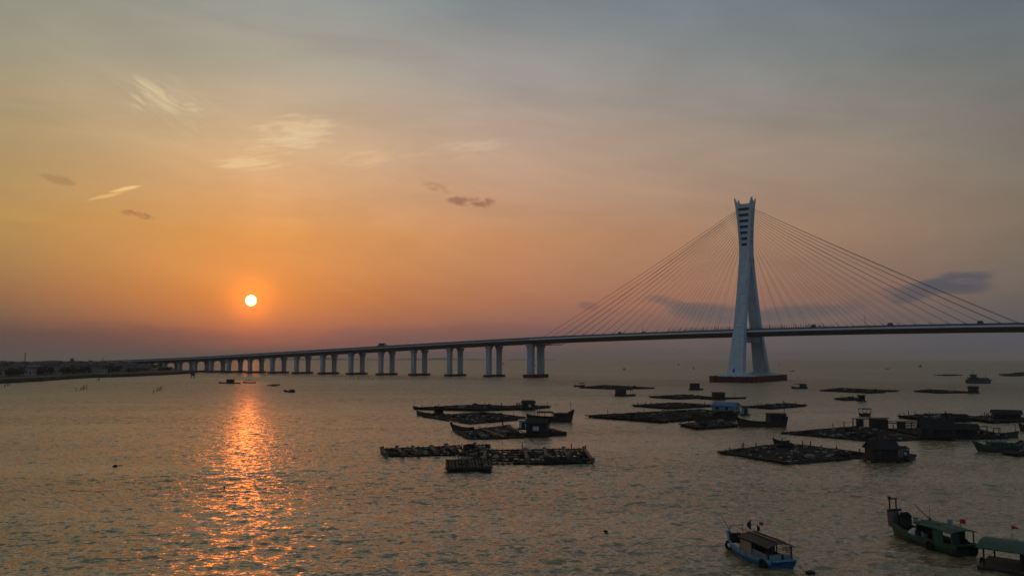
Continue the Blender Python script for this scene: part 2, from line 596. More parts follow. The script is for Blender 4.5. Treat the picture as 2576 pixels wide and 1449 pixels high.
# ------------------------------------------------------------------ water
def build_water():
    def grid(azs, rs):
        A, Rr = np.meshgrid(np.radians(azs), rs)
        return Rr * np.sin(A), Rr * np.cos(A), Rr

    def heights(X, Y, Rr):
        rng = np.random.default_rng(3)
        Z = np.zeros_like(X)
        dr = Rr * .0052
        lam = np.geomspace(.55, 5.0, 52)
        for l in lam:
            k = 2 * np.pi / l
            th = np.radians(75 + rng.normal(0, 34))
            amp = .0043 * l ** 1.02 * rng.uniform(.5, 1.3)
            ph = rng.uniform(0, 6.283)
            fade = np.clip((l - 2.2 * dr) / (2.2 * dr), 0, 1)
            p = k * (X * np.cos(th) + Y * np.sin(th)) + ph
            Z += amp * fade * (np.sin(p) + .18 * np.cos(2 * p))
        # calm and gusty patches
        g = np.zeros_like(X)
        for i in range(9):
            l = rng.uniform(30, 160)
            th = np.radians(rng.normal(90, 30))
            g += np.sin(2 * np.pi / l * (X * np.cos(th) * .5 + Y * np.sin(th)) + rng.uniform(0, 6.28)) / 9
        Z *= np.clip(1 + 1.1 * g, .45, 1.7)
        return Z - Rr ** 2 / (2 * REARTH)

    V = []
    F = []
    off = 0
    for azs, rs in ((np.linspace(-44, 44, 1050), np.geomspace(40, 24000, 1250)), (np.linspace(44, 316, 130), np.geomspace(40, 24000, 160)), (np.linspace(0, 360, 97), np.array([.5, 10, 20, 40.0]))):
        X, Y, Rr = grid(azs, rs)
        Z = heights(X, Y, Rr) if len(azs) > 1000 else -Rr ** 2 / (2 * REARTH) - .02
        nr, na = X.shape
        V.append(np.stack([X, Y, Z], -1).reshape(-1, 3))
        i = np.arange(nr - 1)[:, None] * na + np.arange(na - 1)[None, :] + off
        F.append(np.stack([i, i + na, i + na + 1, i + 1], -1).reshape(-1, 4))
        off += nr * na
    V = np.concatenate(V).astype(np.float32)
    F = np.concatenate(F).astype(np.int32)
    me = bpy.data.meshes.new("sea_water")
    me.vertices.add(len(V))
    me.vertices.foreach_set("co", V.ravel())
    me.loops.add(F.size)
    me.loops.foreach_set("vertex_index", F.ravel())
    me.polygons.add(len(F))
    me.polygons.foreach_set("loop_start", np.arange(0, F.size, 4, dtype=np.int32))
    me.polygons.foreach_set("use_smooth", np.ones(len(F), dtype=bool))
    me.update(calc_edges=True)
    o = bpy.data.objects.new("sea_water", me)
    C.objects.link(o)
    tag(o, "wide brownish bay water rippled by wind", "water", kind="structure")

    mt = bpy.data.materials.new("sea_water")
    nt, N, L = nodes(mt)
    b = N["Principled BSDF"]
    b.inputs["Base Color"].default_value = (.27, .205, .112, 1)
    b.inputs["Roughness"].default_value = .16
    b.inputs["IOR"].default_value = 1.75
    tc = N.new("ShaderNodeTexCoord")
    geo = N.new("ShaderNodeNewGeometry")

    def noise(scale, det, sx, sy, rot):
        mp = N.new("ShaderNodeMapping")
        mp.inputs["Scale"].default_value = (sx, sy, 1)
        mp.inputs["Rotation"].default_value = (0, 0, math.radians(rot))
        L.new(tc.outputs["Object"], mp.inputs[0])
        n = N.new("ShaderNodeTexNoise")
        n.inputs["Scale"].default_value = scale
        n.inputs["Detail"].default_value = det
        n.inputs["Roughness"].default_value = .55
        L.new(mp.outputs[0], n.inputs[0])
        return n

    def vm(op, a, b_, sc=None):
        n = N.new("ShaderNodeVectorMath")
        n.operation = op
        for i, x in enumerate((a, b_)):
            if x is None:
                continue
            if isinstance(x, tuple):
                n.inputs[i].default_value = x
            else:
                L.new(x, n.inputs[i])
        if sc is not None:
            if isinstance(sc, (int, float)):
                n.inputs[3].default_value = sc
            else:
                L.new(sc, n.inputs[3])
        return n.outputs[0]

    n1 = noise(1.0, 2, .5, 1.0, 12)
    n2 = noise(2.8, 2, .6, 1.0, -8)
    patch = noise(.012, 3, .45, 1.0, 6)
    mr = N.new("ShaderNodeMapRange")
    mr.inputs[1].default_value = .32
    mr.inputs[2].default_value = .68
    mr.inputs[3].default_value = .5
    mr.inputs[4].default_value = 1.55
    L.new(patch.outputs["Fac"], mr.inputs[0])
    a = vm('SCALE', vm('SUBTRACT', n1.outputs["Color"], (.5, .5, .5)), None, 1.35)
    c = vm('SCALE', vm('SUBTRACT', n2.outputs["Color"], (.5, .5, .5)), None, 1.75)
    # long wind lanes, and rougher open water out towards the bridge
    lane = noise(.035, 3, .16, 1.0, 5)
    ml = N.new("ShaderNodeMapRange")
    ml.inputs[1].default_value = .35
    ml.inputs[2].default_value = .65
    ml.inputs[3].default_value = .55
    ml.inputs[4].default_value = 1.45
    L.new(lane.outputs["Fac"], ml.inputs[0])
    sx = N.new("ShaderNodeSeparateXYZ")
    L.new(tc.outputs["Object"], sx.inputs[0])
    mf = N.new("ShaderNodeMapRange")
    mf.interpolation_type = 'SMOOTHSTEP'
    mf.inputs[1].default_value = 120
    mf.inputs[2].default_value = 480
    mf.inputs[3].default_value = 1.0
    mf.inputs[4].default_value = 1.85
    L.new(sx.outputs[1], mf.inputs[0])
    mm = N.new("ShaderNodeMath")
    mm.operation = 'MULTIPLY'
    L.new(mr.outputs[0], mm.inputs[0])
    L.new(ml.outputs[0], mm.inputs[1])
    m2 = N.new("ShaderNodeMath")
    m2.operation = 'MULTIPLY'
    L.new(mm.outputs[0], m2.inputs[0])
    L.new(mf.outputs[0], m2.inputs[1])
    m3 = N.new("ShaderNodeMapRange")
    m3.inputs[1].default_value = 1.0
    m3.inputs[2].default_value = 1.85
    m3.inputs[3].default_value = .20
    m3.inputs[4].default_value = .42
    L.new(mf.outputs[0], m3.inputs[0])
    L.new(m3.outputs[0], b.inputs["Roughness"])
    d = vm('SCALE', vm('ADD', a, c), None, m2.outputs[0])
    d = vm('MULTIPLY', d, (1.05, 1, .0))
    nn = vm('NORMALIZE', vm('ADD', geo.outputs["Normal"], d), None)
    L.new(nn, b.inputs["Normal"])
    me.materials.append(mt)


build_water()
S.view_settings.view_transform = 'Standard'
S.view_settings.look = 'None'
S.view_settings.exposure = .15
S.view_settings.gamma = 1
S.cycles.max_bounces = 4
S.cycles.diffuse_bounces = 2
S.cycles.glossy_bounces = 2
S.cycles.transmission_bounces = 2
S.cycles.volume_bounces = 1
S.cycles.caustics_reflective = False
S.cycles.caustics_refractive = False
# ------------------------------------------------------------------ cable-stayed bridge
BR_C = Vector((187.0, 625.0, 0.0))
BR_A = math.radians(-34.5)
bridge = empty("cable_stayed_bridge", BR_C, BR_A, "long cable stayed bridge with one white slotted pylon crossing the bay", "bridge")
_DS = [-1000, -918, -805, -659, -537, -420, -383, -295, -204, -115, -8, 60, 147, 230, 330, 450]
_DZ = [12.6, 14.3, 16.7, 20.7, 25.2, 29.3, 30.6, 33.6, 36.6, 38.8, 40.3, 40.9, 41.0, 40.3, 38.5, 35.0]


def deck_z(s):                       # top of the parapet
    t = 0
    for k in range(-4, 5):
        t += float(np.interp(s + k * 16, _DS, _DZ))
    return t / 9


def sweep(sect, s0, s1, step):
    """loft a y-z section along the deck line"""
    b = MB()
    n = max(2, int((s1 - s0) / step) + 1)
    rings = []
    for i in range(n):
        s = s0 + (s1 - s0) * i / (n - 1)
        z = deck_z(s)
        rings.append([(s, y, z + dz) for y, dz in sect])
    b.loft(rings)
    return b


BS0, BS1 = -990.0, 420.0
deck = sweep([(-16.6, -1.25), (-16.6, -2.45), (-12.6, -3.3), (-7.5, -5.6), (7.5, -5.6), (12.6, -3.3), (16.6, -2.45), (16.6, -1.25)], BS0, BS1, 14).build("deck", M["girder"], bridge)
sweep([(-16.2, -1.24), (16.2, -1.24), (16.2, -1.20), (-16.2, -1.20)], BS0, BS1, 14).build("roadway", M["asphalt"], deck)
for sy in (-1, 1):
    sweep([(sy * 16.6, -1.25), (sy * 16.6, 0.0), (sy * 16.3, 0.0), (sy * 16.3, -1.25)][::(1 if sy > 0 else -1)], BS0, BS1, 14).build("parapet", M["rail"], deck)
    sweep([(sy * 16.9, -2.5), (sy * 16.9, -1.28), (sy * 16.61, -1.28), (sy * 16.61, -2.5)][::(1 if sy > 0 else -1)], -196, BS1, 14).build("fascia", M["fascia"], deck)
    sweep([(sy * 16.9, -2.5), (sy * 16.9, -1.4), (sy * 16.61, -1.4), (sy * 16.61, -2.5)][::(1 if sy > 0 else -1)], BS0, -196.5, 14).build("fascia", M["conc"], deck)
    # row of wind screen posts on the parapet by the pylon
    b = MB()
    s = -60.0
    while s < 62:
        if abs(s + 2) > 7 or sy > 0:
            h = 2.9 + .5 * math.sin(s * 1.7) * math.sin(s * .31)
            b.beam((s, sy * 16.45, deck_z(s) - .1), (s, sy * 16.45, deck_z(s) + h), .22)
        s += 1.75
    for s in np.arange(-60, 61, 6.0):
        b.beam((s, sy * 16.45, deck_z(s) + .55), (s + 6, sy * 16.45, deck_z(s + 6) + .55), .1)
    b.build("wind_barrier", M["rail"], bridge)


def chamf(cx, cy, z, hx, hy, c):
    return [(cx - hx + c, cy - hy, z), (cx + hx - c, cy - hy, z), (cx + hx, cy - hy + c, z), (cx + hx, cy + hy - c, z),
            (cx + hx - c, cy + hy, z), (cx - hx + c, cy + hy, z), (cx - hx, cy + hy - c, z), (cx - hx, cy - hy + c, z)]


PIERS = [-199.9, -247.9, -296.1, -343.4, -389.4, -434.1, -478.7, -522.6, -565.4, -607.1, -648.5, -683.9, -718.6, -752, -786, -820, -854, -888]
for i, s in enumerate(PIERS):
    top = deck_z(s) - 5.62
    land = i >= 14
    z0 = 1.5 if land else 2.0
    pr = empty("pier", (s, 0, 0))
    pr.parent = bridge
    hw = 2.75 if i == 0 else 2.2
    for sy in (-1, 1):
        b = MB()
        rings = []
        fl = min(6.5, (top - z0) * .45)
        for z, k in [(z0 - 1, 1.0), (top - fl, 1.0), (top - fl * .72, 1.04), (top - fl * .5, 1.14), (top - fl * .33, 1.3), (top - fl * .2, 1.5), (top - fl * .19, 1.62), (top - .25, 1.66), (top - .24, 1.2), (top, 1.2)]:
            rings.append(chamf(0, sy * 8.5, z, hw * (1 + (k - 1) * .45), hw * k, .5))
        b.loft(rings)
        b.build("column", M["conc"], pr)
    b = MB()
    if not land:
        hx, hy, h = (5.2, 15.0, 3.0) if i == 0 else (3.8, 13.6, 2.0)
        b.loft([chamf(0, 0, -1.5, hx, hy, 1.2), chamf(0, 0, h, hx, hy, 1.2)])
        for q in np.arange(-hy + 2, hy - 1, 3.0):
            b.box(-hx - .25, q, h * .5, .5, .8, h * 1.1)
            b.box(hx + .25, q, h * .5, .5, .8, h * 1.1)
        b.build("pile_cap", M["redfend"] if i == 0 else M["darkcap"], pr)
    if i == 0:   # inspection gantry hung by the first pier
        g = MB()
        zz = deck_z(s) - 6.6
        for yy in (-10, 10):
            g.beam((s + 4, yy, zz), (s + 21, yy, zz + .2), .5)
            g.beam((s + 4, yy, zz + 1.1), (s + 21, yy, zz + 1.3), .25)
            for q in range(0, 18, 3):
                g.beam((s + 4 + q, yy, zz), (s + 4 + q, yy, zz + 1.1), .18)
            g.beam((s + 20, yy, zz), (s + 27, yy, zz + 1.8), .4)
        for q in (5, 13, 20):
            g.beam((s + q, -11, zz), (s + q, 11, zz), .4)
        g.build("inspection_gantry", M["steel"], bridge)

# pylon -----------------------------------------------------------------
PX = 0.3
pylon = empty("pylon", (PX, 0, 0))
pylon.parent = bridge
_AZ = [(3.5, 6.3), (20, 5.2), (40, 4.3), (70, 3.9), (92, 4.0), (105, 4.3), (113, 4.6), (120, 5.0), (128, 5.6), (135, 6.3), (141, 6.95), (145.5, 7.4)]


def half_long(z):
    return float(np.interp(z, [a for a, _ in _AZ], [b for _, b in _AZ]))


def leg_y(z):
    return float(np.interp(z, [0, 4, 40, 104], [33.0, 32, 20.2, 1.2]))


for sy in (-1, 1):
    b = MB()
    rings = []
    for z in list(np.linspace(4.3, 97, 26)):
        rings.append(chamf(0, sy * leg_y(z), z, half_long(z), np.interp(z, [4, 40, 96], [4.0, 3.4, 3.2]), .45))
    b.loft(rings)
    lg = b.build("leg", M["white"], pylon)
    b = MB()
    b.loft([chamf(0, sy * 32.2, 4.2, 11.5, 10.5, 2.5), chamf(0, sy * 32.2, 4.9, 11.0, 10.0, 2.5), chamf(0, sy * 32.1, 6.8, 7.7, 5.3, .6)])
    b.build("plinth", M["white"], lg)
    b = MB()
    # door in the outer face and cover plates
    yo = sy * (leg_y(8) + 3.95)
    b.box(-.8, yo + sy * .05, 8.3, 1.3, .5, 3.0)
    b.build("door", M["slot"], lg)
    for zz in (41.5, 68.0):
        b = MB()
        yy = sy * (leg_y(zz) + float(np.interp(zz, [4, 40, 96], [4.0, 3.4, 3.2])) + .02)
        b.box(0, yy, zz, half_long(zz) * 1.2, .5, .5)
        b.build("construction_joint", M["conc"], lg)
b = MB()
b.box(0, 0, 32.2, 6.4, 2 * leg_y(32) - 6, 4.2)
b.box(-2.2, 0, 34.6, .9, 2 * leg_y(34.5) - 7.5, .7)
b.box(2.2, 0, 34.6, .9, 2 * leg_y(34.5) - 7.5, .7)
b.build("crossbeam", M["white"], pylon)
# slotted head
def head_hy(z):
    return float(np.interp(z, [94, 98, 102, 108, 141], [7.4, 6.3, 5.4, 4.9, 4.6]))


SL = [107.7 + 4.75 * k for k in range(7)]


def slot_half(z):
    return float(np.interp(z, [96, 107.7, 136.2, 146], [1.5, 2.2, 4.55, 5.1]))


b = MB()
for sx in (-1, 1):
    rings = []
    for z in [94, 98, 102, 105.5] + list(np.linspace(107, 141.5, 18)):
        a, si = half_long(z), slot_half(z)
        hy = head_hy(z)
        p = [(sx * si, -hy, z), (sx * (a - .4), -hy, z), (sx * a, -hy + .4, z), (sx * a, hy - .4, z), (sx * (a - .4), hy, z), (sx * si, hy, z)]
        rings.append(p if sx > 0 else p[::-1])
    b.loft(rings)
    # forked horn: profile varies across the pylon
    ys = np.linspace(-4.6, 4.6, 13)
    rings = []
    for y in ys:
        t = abs(y) / 4.6
        zt = 142.7 + 2.9 * t ** 3
        zi = 141.6 + 1.5 * t ** 2
        a0, a1 = half_long(141.5), half_long(145.5)
        p = [(sx * 4.8, y, 141.4), (sx * a0, y, 141.4), (sx * (a0 + (a1 - a0) * (zt - 141.4) / 4), y, zt), (sx * 6.3, y, zt - .3), (sx * 5.5, y, zi), (sx * 4.95, y, 141.5)]
        rings.append(p if sx < 0 else p[::-1])
    b.loft(rings)
    for yy in (-4.5, 4.5):
        b.beam((sx * 7.1, yy, 144.4), (sx * 7.2, yy, 146.6), .12)
zs = [94.0] + SL + [141.0]
for k in range(8):
    z0 = 94.0 if k == 0 else SL[k - 1] + 1.15
    z1 = 140.3 if k == 7 else SL[k] - 1.15
    a0, a1 = slot_half(z0) + .02, slot_half(z1) + .02
    rings = []
    for i in range(5):
        z = z0 + (z1 - z0) * i / 4
        a, hy = a0 + (a1 - a0) * i / 4, head_hy(z) - (.25 if k else .06)
        rings.append([(-a, -hy, z), (a, -hy, z), (a, hy, z), (-a, hy, z)])
    b.loft(rings)
b.beam((-4.8, -4.2, 140.4), (4.8, -4.2, 140.4), .3)
head = b.build("head", M["white"], pylon)
b = MB()
rings = []
for z in (106.0, 139.5):
    a = slot_half(z) + .3
    rings.append([(-a, -2.6, z), (a, -2.6, z), (a, 2.6, z), (-a, 2.6, z)])
b.loft(rings)
b.build("slot_shade_wall", M["slot"], head)  # dark colour of this wall stands for the shade inside the slots
for sx in (-1, 1):
    for zz in (110, 115, 118.5, 123):
        for yy in (-1.9, 1.9):
            b = MB()
            b.box(sx * (half_long(zz) + .02), yy, zz, .4, .8, 1.6)
            b.build("access_hatch", M["slot"], head)
# pile cap with red fender wall
b = MB()
b.loft([chamf(0, 0, -2, 16, 44.5, 5), chamf(0, 0, 4.2, 15.6, 44.1, 5)])
cap = b.build("pile_cap", M["conc"], pylon)
b = MB()
ring = [(x, y) for x, y, _ in chamf(0, 0, 0, 17, 45.5, 5)]
for k in range(8):
    p, q = Vector(ring[k]), Vector(ring[(k + 1) % 8])
    Ln = (q - p).length
    n = max(1, round(Ln / 2.6))
    for j in range(n):
        c = p.lerp(q, (j + .5) / n)
        an = math.atan2((q - p).y, (q - p).x)
        b.box(c.x, c.y, 1.35 + .12 * math.sin(j * 2.1), Ln / n * .7, 1.9, 6.1 + .25 * math.cos(j * 3.3), an)
b.build("fender_wall", M["redfend"], cap)
b = MB()
for k in range(8):
    p, q = Vector(ring[k]), Vector(ring[(k + 1) % 8])
    b.beam((p.x, p.y, .9), (q.x, q.y, .9), 1.1, 5.0)
b.build("fender_beam", M["darkcap"], cap)

# stay cables ------------------------------------------------------------
for sy in (-1, 1):
    for side in (-1, 1):
        for k in range(17):
            s = PX + side * (22 + k * 10.05)
            zt = 107.5 + (136.5 - 107.5) * (k / 16.0) ** .85
            b = MB()
            p0 = Vector((PX + side * half_long(zt), sy * 1.6, zt))
            p1 = Vector((s, sy * 16.75, deck_z(s) - .9))
            r = .066 if k < 12 else .066 + .014 * (k - 11)
            pts = []
            for j in range(7):
                t = j / 6.0
                q = p0.lerp(p1, t)
                q.z -= 1.4 * (k / 16.0) ** 2 * 4 * t * (1 - t)
                pts.append(q)
            for j in range(6):
                b.tube(pts[j], pts[j + 1], r, 5)
            q = p1.lerp(p0, min(.2, 4.0 / (p1 - p0).length))
            b.tube(p1, q, .2, 6)
            b.build("stay_cable", M["cable"], bridge)


def on_deck(s, y, dz=-1.19):
    c, sn = math.cos(BR_A), math.sin(BR_A)
    return Vector((BR_C.x + c * s - sn * y, BR_C.y + sn * s + c * y, deck_z(s) + dz))


def s_for(px, y):
    r = ray(px, 880)
    k = r.x / r.y
    c, sn = math.cos(BR_A), math.sin(BR_A)
    qx, qy = BR_C.x - sn * y, BR_C.y + c * y
    return (k * qy - qx) / (c - k * sn)


def deck_pole(px, h, label):
    s = s_for(px, -15.6)
    t = empty("deck_pole", on_deck(s, -15.6), BR_A, label, "pole", "poles along the bridge deck")
    b = MB()
    b.tube((0, 0, 0), (0, 0, h), .16, 6, .09)
    b.build("mast", M["steel"], t)
    b = MB()
    b.beam((0, 0, h - .3), (0, 1.8, h), .14)
    b.box(0, 1.9, h, .35, .8, .22)
    b.build("arm", M["steel"], t)


deck_pole(2178.6, 8.5, "thin pole on the bridge deck right of the pylon")
deck_pole(1617, 6.5, "thin pole on the bridge deck under the left stay cables")
deck_pole(1026, 6.5, "thin pole on the approach deck above the seaward piers")
deck_pole(900, 6.0, "thin pole on the approach deck, farther along towards the sun")


def vehicle(px, y, L, W, H, kind, label, m):
    s = s_for(px, y)
    v = empty(kind, on_deck(s, y), BR_A, label, "truck" if "truck" in kind else "car", "traffic on the bridge")
    b = MB()
    if "truck" in kind:
        b.loft([chamf(-L * .12, 0, .9, L * .38, W / 2, .1), chamf(-L * .12, 0, H, L * .38, W / 2, .1)])
        b.build("cargo_box", m, v)
        b = MB()
        b.loft([chamf(L * .39, 0, .6, L * .1, W / 2 * .95, .1), chamf(L * .38, 0, H * .55, L * .1, W / 2 * .95, .1), chamf(L * .37, 0, H * .78, L * .08, W / 2 * .9, .1)])
        b.build("cab", M["whitep"], v)
    else:
        b.loft([chamf(0, 0, .3, L / 2, W / 2, .2), chamf(0, 0, .85, L / 2, W / 2, .2), chamf(-.1, 0, .95, L * .34, W / 2 * .92, .2), chamf(-.15, 0, H, L * .24, W / 2 * .8, .2)])
        b.build("body", m, v)
    for wx in (-L * .32, L * .32):
        for wy in (-W / 2 + .1, W / 2 - .1):
            b = MB()
            b.tube((wx, wy - .12, .36), (wx, wy + .12, .36), .36, 10)
            b.build("wheel", M["rubber"], v)


vehicle(963, -10, 10, 2.6, 4.3, "cargo_truck", "box truck crossing the approach spans left of the stay cables", M["truck"])
vehicle(951, -13, 4.6, 1.9, 2.0, "passenger_car", "car following close behind the box truck", M["truck"])
vehicle(1560, -13.5, 5, 2.0, 2.6, "passenger_car", "van like car on the side span left of the thin deck pole", M["truck"])
vehicle(1620, -13.5, 4.8, 1.9, 2.0, "passenger_car", "car beside the thin pole left of the pylon", M["truck"])
vehicle(2049, -14, 5.2, 2.2, 3.0, "passenger_car", "reddish van just right of the pylon wind barrier", M["redfend"])
vehicle(2243, -14, 6, 2.3, 2.9, "passenger_car", "dark van in the middle of the right hand span", M["truck"])
vehicle(2470, -14, 6, 2.3, 3.0, "passenger_car", "dark van near the right edge of the photo", M["truck"])
# ------------------------------------------------------------------ headland on the left
SHORE = [(-900, 1010), (-420, 985), (-150, 967), (0, 959.3), (60, 955), (124, 951.2), (247, 947.6), (300, 945.2), (359, 942.6), (395, 940.6), (421, 939), (440, 936.8), (453, 934.6)]
BACK = [(452, 931.5), (438, 929), (424, 926), (412, 922.5), (404, 919.5), (398, 917.0)]


def build_headland():
    rnd = random.Random(5)
    fr = [G(p) for p in SHORE]
    bk = [G(p) for p in BACK]
    d = (fr[-1] - fr[3]).normalized()
    nin = Vector((-d.y, d.x, 0))
    if nin.y < 0:
        nin = -nin
    # densify the shoreline and roughen it
    pts = []
    for a, b_ in zip(fr[:-1], fr[1:]):
        n = max(1, int((b_ - a).length / 9))
        for i in range(n):
            p = a.lerp(b_, i / n)
            pts.append(p + nin * rnd.uniform(-1.2, 1.2))
    pts.append(fr[-1])
    rows = []
    n = len(pts)
    for off, z in ((-2.5, -1.2), (0, .12), (1.5, .7), (8.5, 2.3), (12, 2.5), (30, 3.0)):
        rows.append([])
        for i, p in enumerate(pts):
            lim = min(1.0, (n - 1 - i) * .12)
            rows[-1].append(Vector((p.x, p.y, 0)) + nin * off * (lim if off > 0 else 1) + Vector((0, 0, z * (max(.25, lim) if z > 0 else 1) + (rnd.uniform(-.12, .12) if 0 < z < 3 else 0))))
    b = MB()
    vs = [p for r in rows for p in r]
    fs = [(k * n + i, k * n + i + 1, (k + 1) * n + i + 1, (k + 1) * n + i) for k in range(len(rows) - 1) for i in range(n - 1)]
    b.add(vs, fs)
    tag(b.build("shore_bank", M["rock"]), kind="structure")
    b = MB()
    top = [p.copy() for p in rows[-1]]
    far = [Vector((p.x, p.y, 2.2)) for p in bk]
    fl = at_depth((398, 917), 1900)
    fl2 = at_depth((-1100, 917), 1900)
    poly = [p + Vector((0, 0, -.02)) for p in top] + far + [Vector((fl.x, fl.y, 2.5)), Vector((fl2.x, fl2.y, 2.5)), Vector((top[0].x - 700, 900, 2.5))]
    m_ = len(poly)
    b.add(poly + [Vector((p.x, p.y, -2)) for p in poly], [tuple(range(m_))] + [(i, m_ + i, m_ + (i + 1) % m_, (i + 1) % m_) for i in range(m_)])
    tag(b.build("headland", M["soil"]), kind="structure")
    return nin


NIN = build_headland()


def shore_at(px):
    xs = [p[0] for p in SHORE]
    return G((px, float(np.interp(px, xs, [p[1] for p in SHORE]))))


def where(px):
    for lim, w in ((30, "at the left edge"), (52, "left of the lattice mast"), (80, "below the lattice mast"), (120, "right of the lattice mast"), (165, "left of the water tower"), (195, "below the water tower"), (240, "between water tower and crane"), (275, "below the crane boom"), (305, "left of the white house"), (335, "by the white house"), (370, "right of the white house"), (400, "under the bridge ramp"), (999, "at the tip of the headland")):
        if px < lim:
            return w


def house(px, inland, w, d, h, kind, rot, roof, wall, label):
    p = shore_at(px)
    p = p * ((p.length + inland) / p.length)
    t = empty(kind, (p.x, p.y, 2.6), rot, label, "house", "houses on the headland")
    b = MB()
    b.box(0, 0, h / 2, w, d, h)
    b.cur = 1
    ns = max(1, int(h / 3.0))
    for s in range(ns):
        for k in range(max(2, int(w / 2.6))):
            n = max(2, int(w / 2.6))
            b.box(-w / 2 + w * (k + .5) / n, -d / 2, (s + .55) * h / ns, w / n * .42, .16, h / ns * .42)
        for sx in (-1, 1):
            for k in (-.25, .25):
                b.box(sx * w / 2, k * d, (s + .55) * h / ns, .16, d * .16, h / ns * .42)
    b.build("wall", [wall, M["glass"]], t)
    b = MB()
    if roof == "gable":
        r = min(w, d) * .28
        b.add([(-w / 2 - .4, -d / 2 - .4, h - .1), (w / 2 + .4, -d / 2 - .4, h - .1), (w / 2 + .4, d / 2 + .4, h - .1), (-w / 2 - .4, d / 2 + .4, h - .1), (-w / 2 - .4, 0, h + r), (w / 2 + .4, 0, h + r)],
              [(0, 1, 5, 4), (2, 3, 4, 5), (0, 4, 3), (1, 2, 5), (3, 2, 1, 0)])
        b.build("roof", M["rooft"], t)
    else:
        b.box(0, 0, h + .12, w + .5, d + .5, .25)
        for sx, sy, lx, ly in ((0, -1, w + .5, .2), (0, 1, w + .5, .2), (-1, 0, .2, d + .08), (1, 0, .2, d + .08)):
            b.box(sx * (w / 2 + .15), sy * (d / 2 + .15), h + .6, lx, ly, .7)
        b.box(w * .2, d * .1, h + 1.25, w * .32, d * .4, 2.0)
        b.build("roof", M["greypl"], t)


def build_village():
    rnd = random.Random(21)
    walls = [("pale", M["plaster"]), ("pinkish", M["pinkpl"]), ("grey", M["greypl"]), ("pinkish", M["pinkpl"]), ("grey", M["greypl"])]
    for row, (inl, n, hs) in enumerate(((38, 15, (3.5, 7)), (95, 16, (5, 9)), (190, 17, (6, 10)), (330, 16, (7, 10.5)))):
        for i in range(n):
            px = -35 + (i + rnd.uniform(.1, .9)) * (415 - row * 8) / n
            sh = 1.0 if px < 330 else .72
            wn, wm = rnd.choice(walls)
            h = rnd.uniform(*hs) * sh
            rf = "gable" if rnd.random() < .4 else "flat"
            st = "low" if h < 4.6 else ("two storey" if h < 8 else "tall")
            house(px, inl + rnd.uniform(-15, 25), rnd.uniform(8, 17), rnd.uniform(7, 11), h, "village_house", rnd.uniform(-.5, .2), rf, wm,
                  f"{st} {wn} house, {'pitched' if rf == 'gable' else 'flat'} roof, {('shore', 'second', 'third', 'rear')[row]} row {where(px)}")
    house(318, 140, 14, 9, 9.0, "white_house", -.12, "flat", M["whitepl"], "bright white flat roofed house, brightest block on the headland")
    house(76, 150, 15, 8, 8.2, "white_house", -.2, "flat", M["whitepl"], "long whitish block below the lattice mast")
    house(195, 160, 16, 9, 6.6, "white_house", -.2, "flat", M["plaster"], "pale long low block right of the water tower foot")


build_village()


def leaf_variants():
    out = []
    for v in range(6):
        rnd = random.Random(100 + v)
        H = rnd.uniform(7.0, 9.5)
        R = H * rnd.uniform(.38, .52)
        t = empty("tree", (0, 0, 0))
        b = MB()
        b.tube((0, 0, -.3), (.15, .1, H * .42), H * .028, 7, H * .018)
        lobes = []
        for k in range(7):
            a = rnd.uniform(0, 6.28)
            r = R * rnd.uniform(.15, .62)
            c = Vector((math.cos(a) * r, math.sin(a) * r, H * rnd.uniform(.45, .84)))
            lobes.append((c, R * rnd.uniform(.34, .58)))
            b.tube((.1, .1, H * .33), c, H * .014, 5, H * .005)
        b.build("trunk", M["bark"], t)
        b = MB()
        for c, r in lobes:
            for k in range(95):
                dr = Vector((rnd.gauss(0, 1), rnd.gauss(0, 1), rnd.gauss(0, 1))).normalized()
                p = c + dr * r * rnd.uniform(.45, 1.12) * Vector((1, 1, .8)).length / 1.62
                s = rnd.uniform(.22, .5)
                u = Vector((rnd.gauss(0, 1), rnd.gauss(0, 1), rnd.gauss(0, .6))).normalized()
                w = dr.cross(u).normalized() * s
                u = u * s
                b.add([p - u, p + w * .7, p + u, p - w * .7], [(0, 1, 2, 3)])
        b.build("crown", M["leaf"], t)
        out.append(t)
    return out


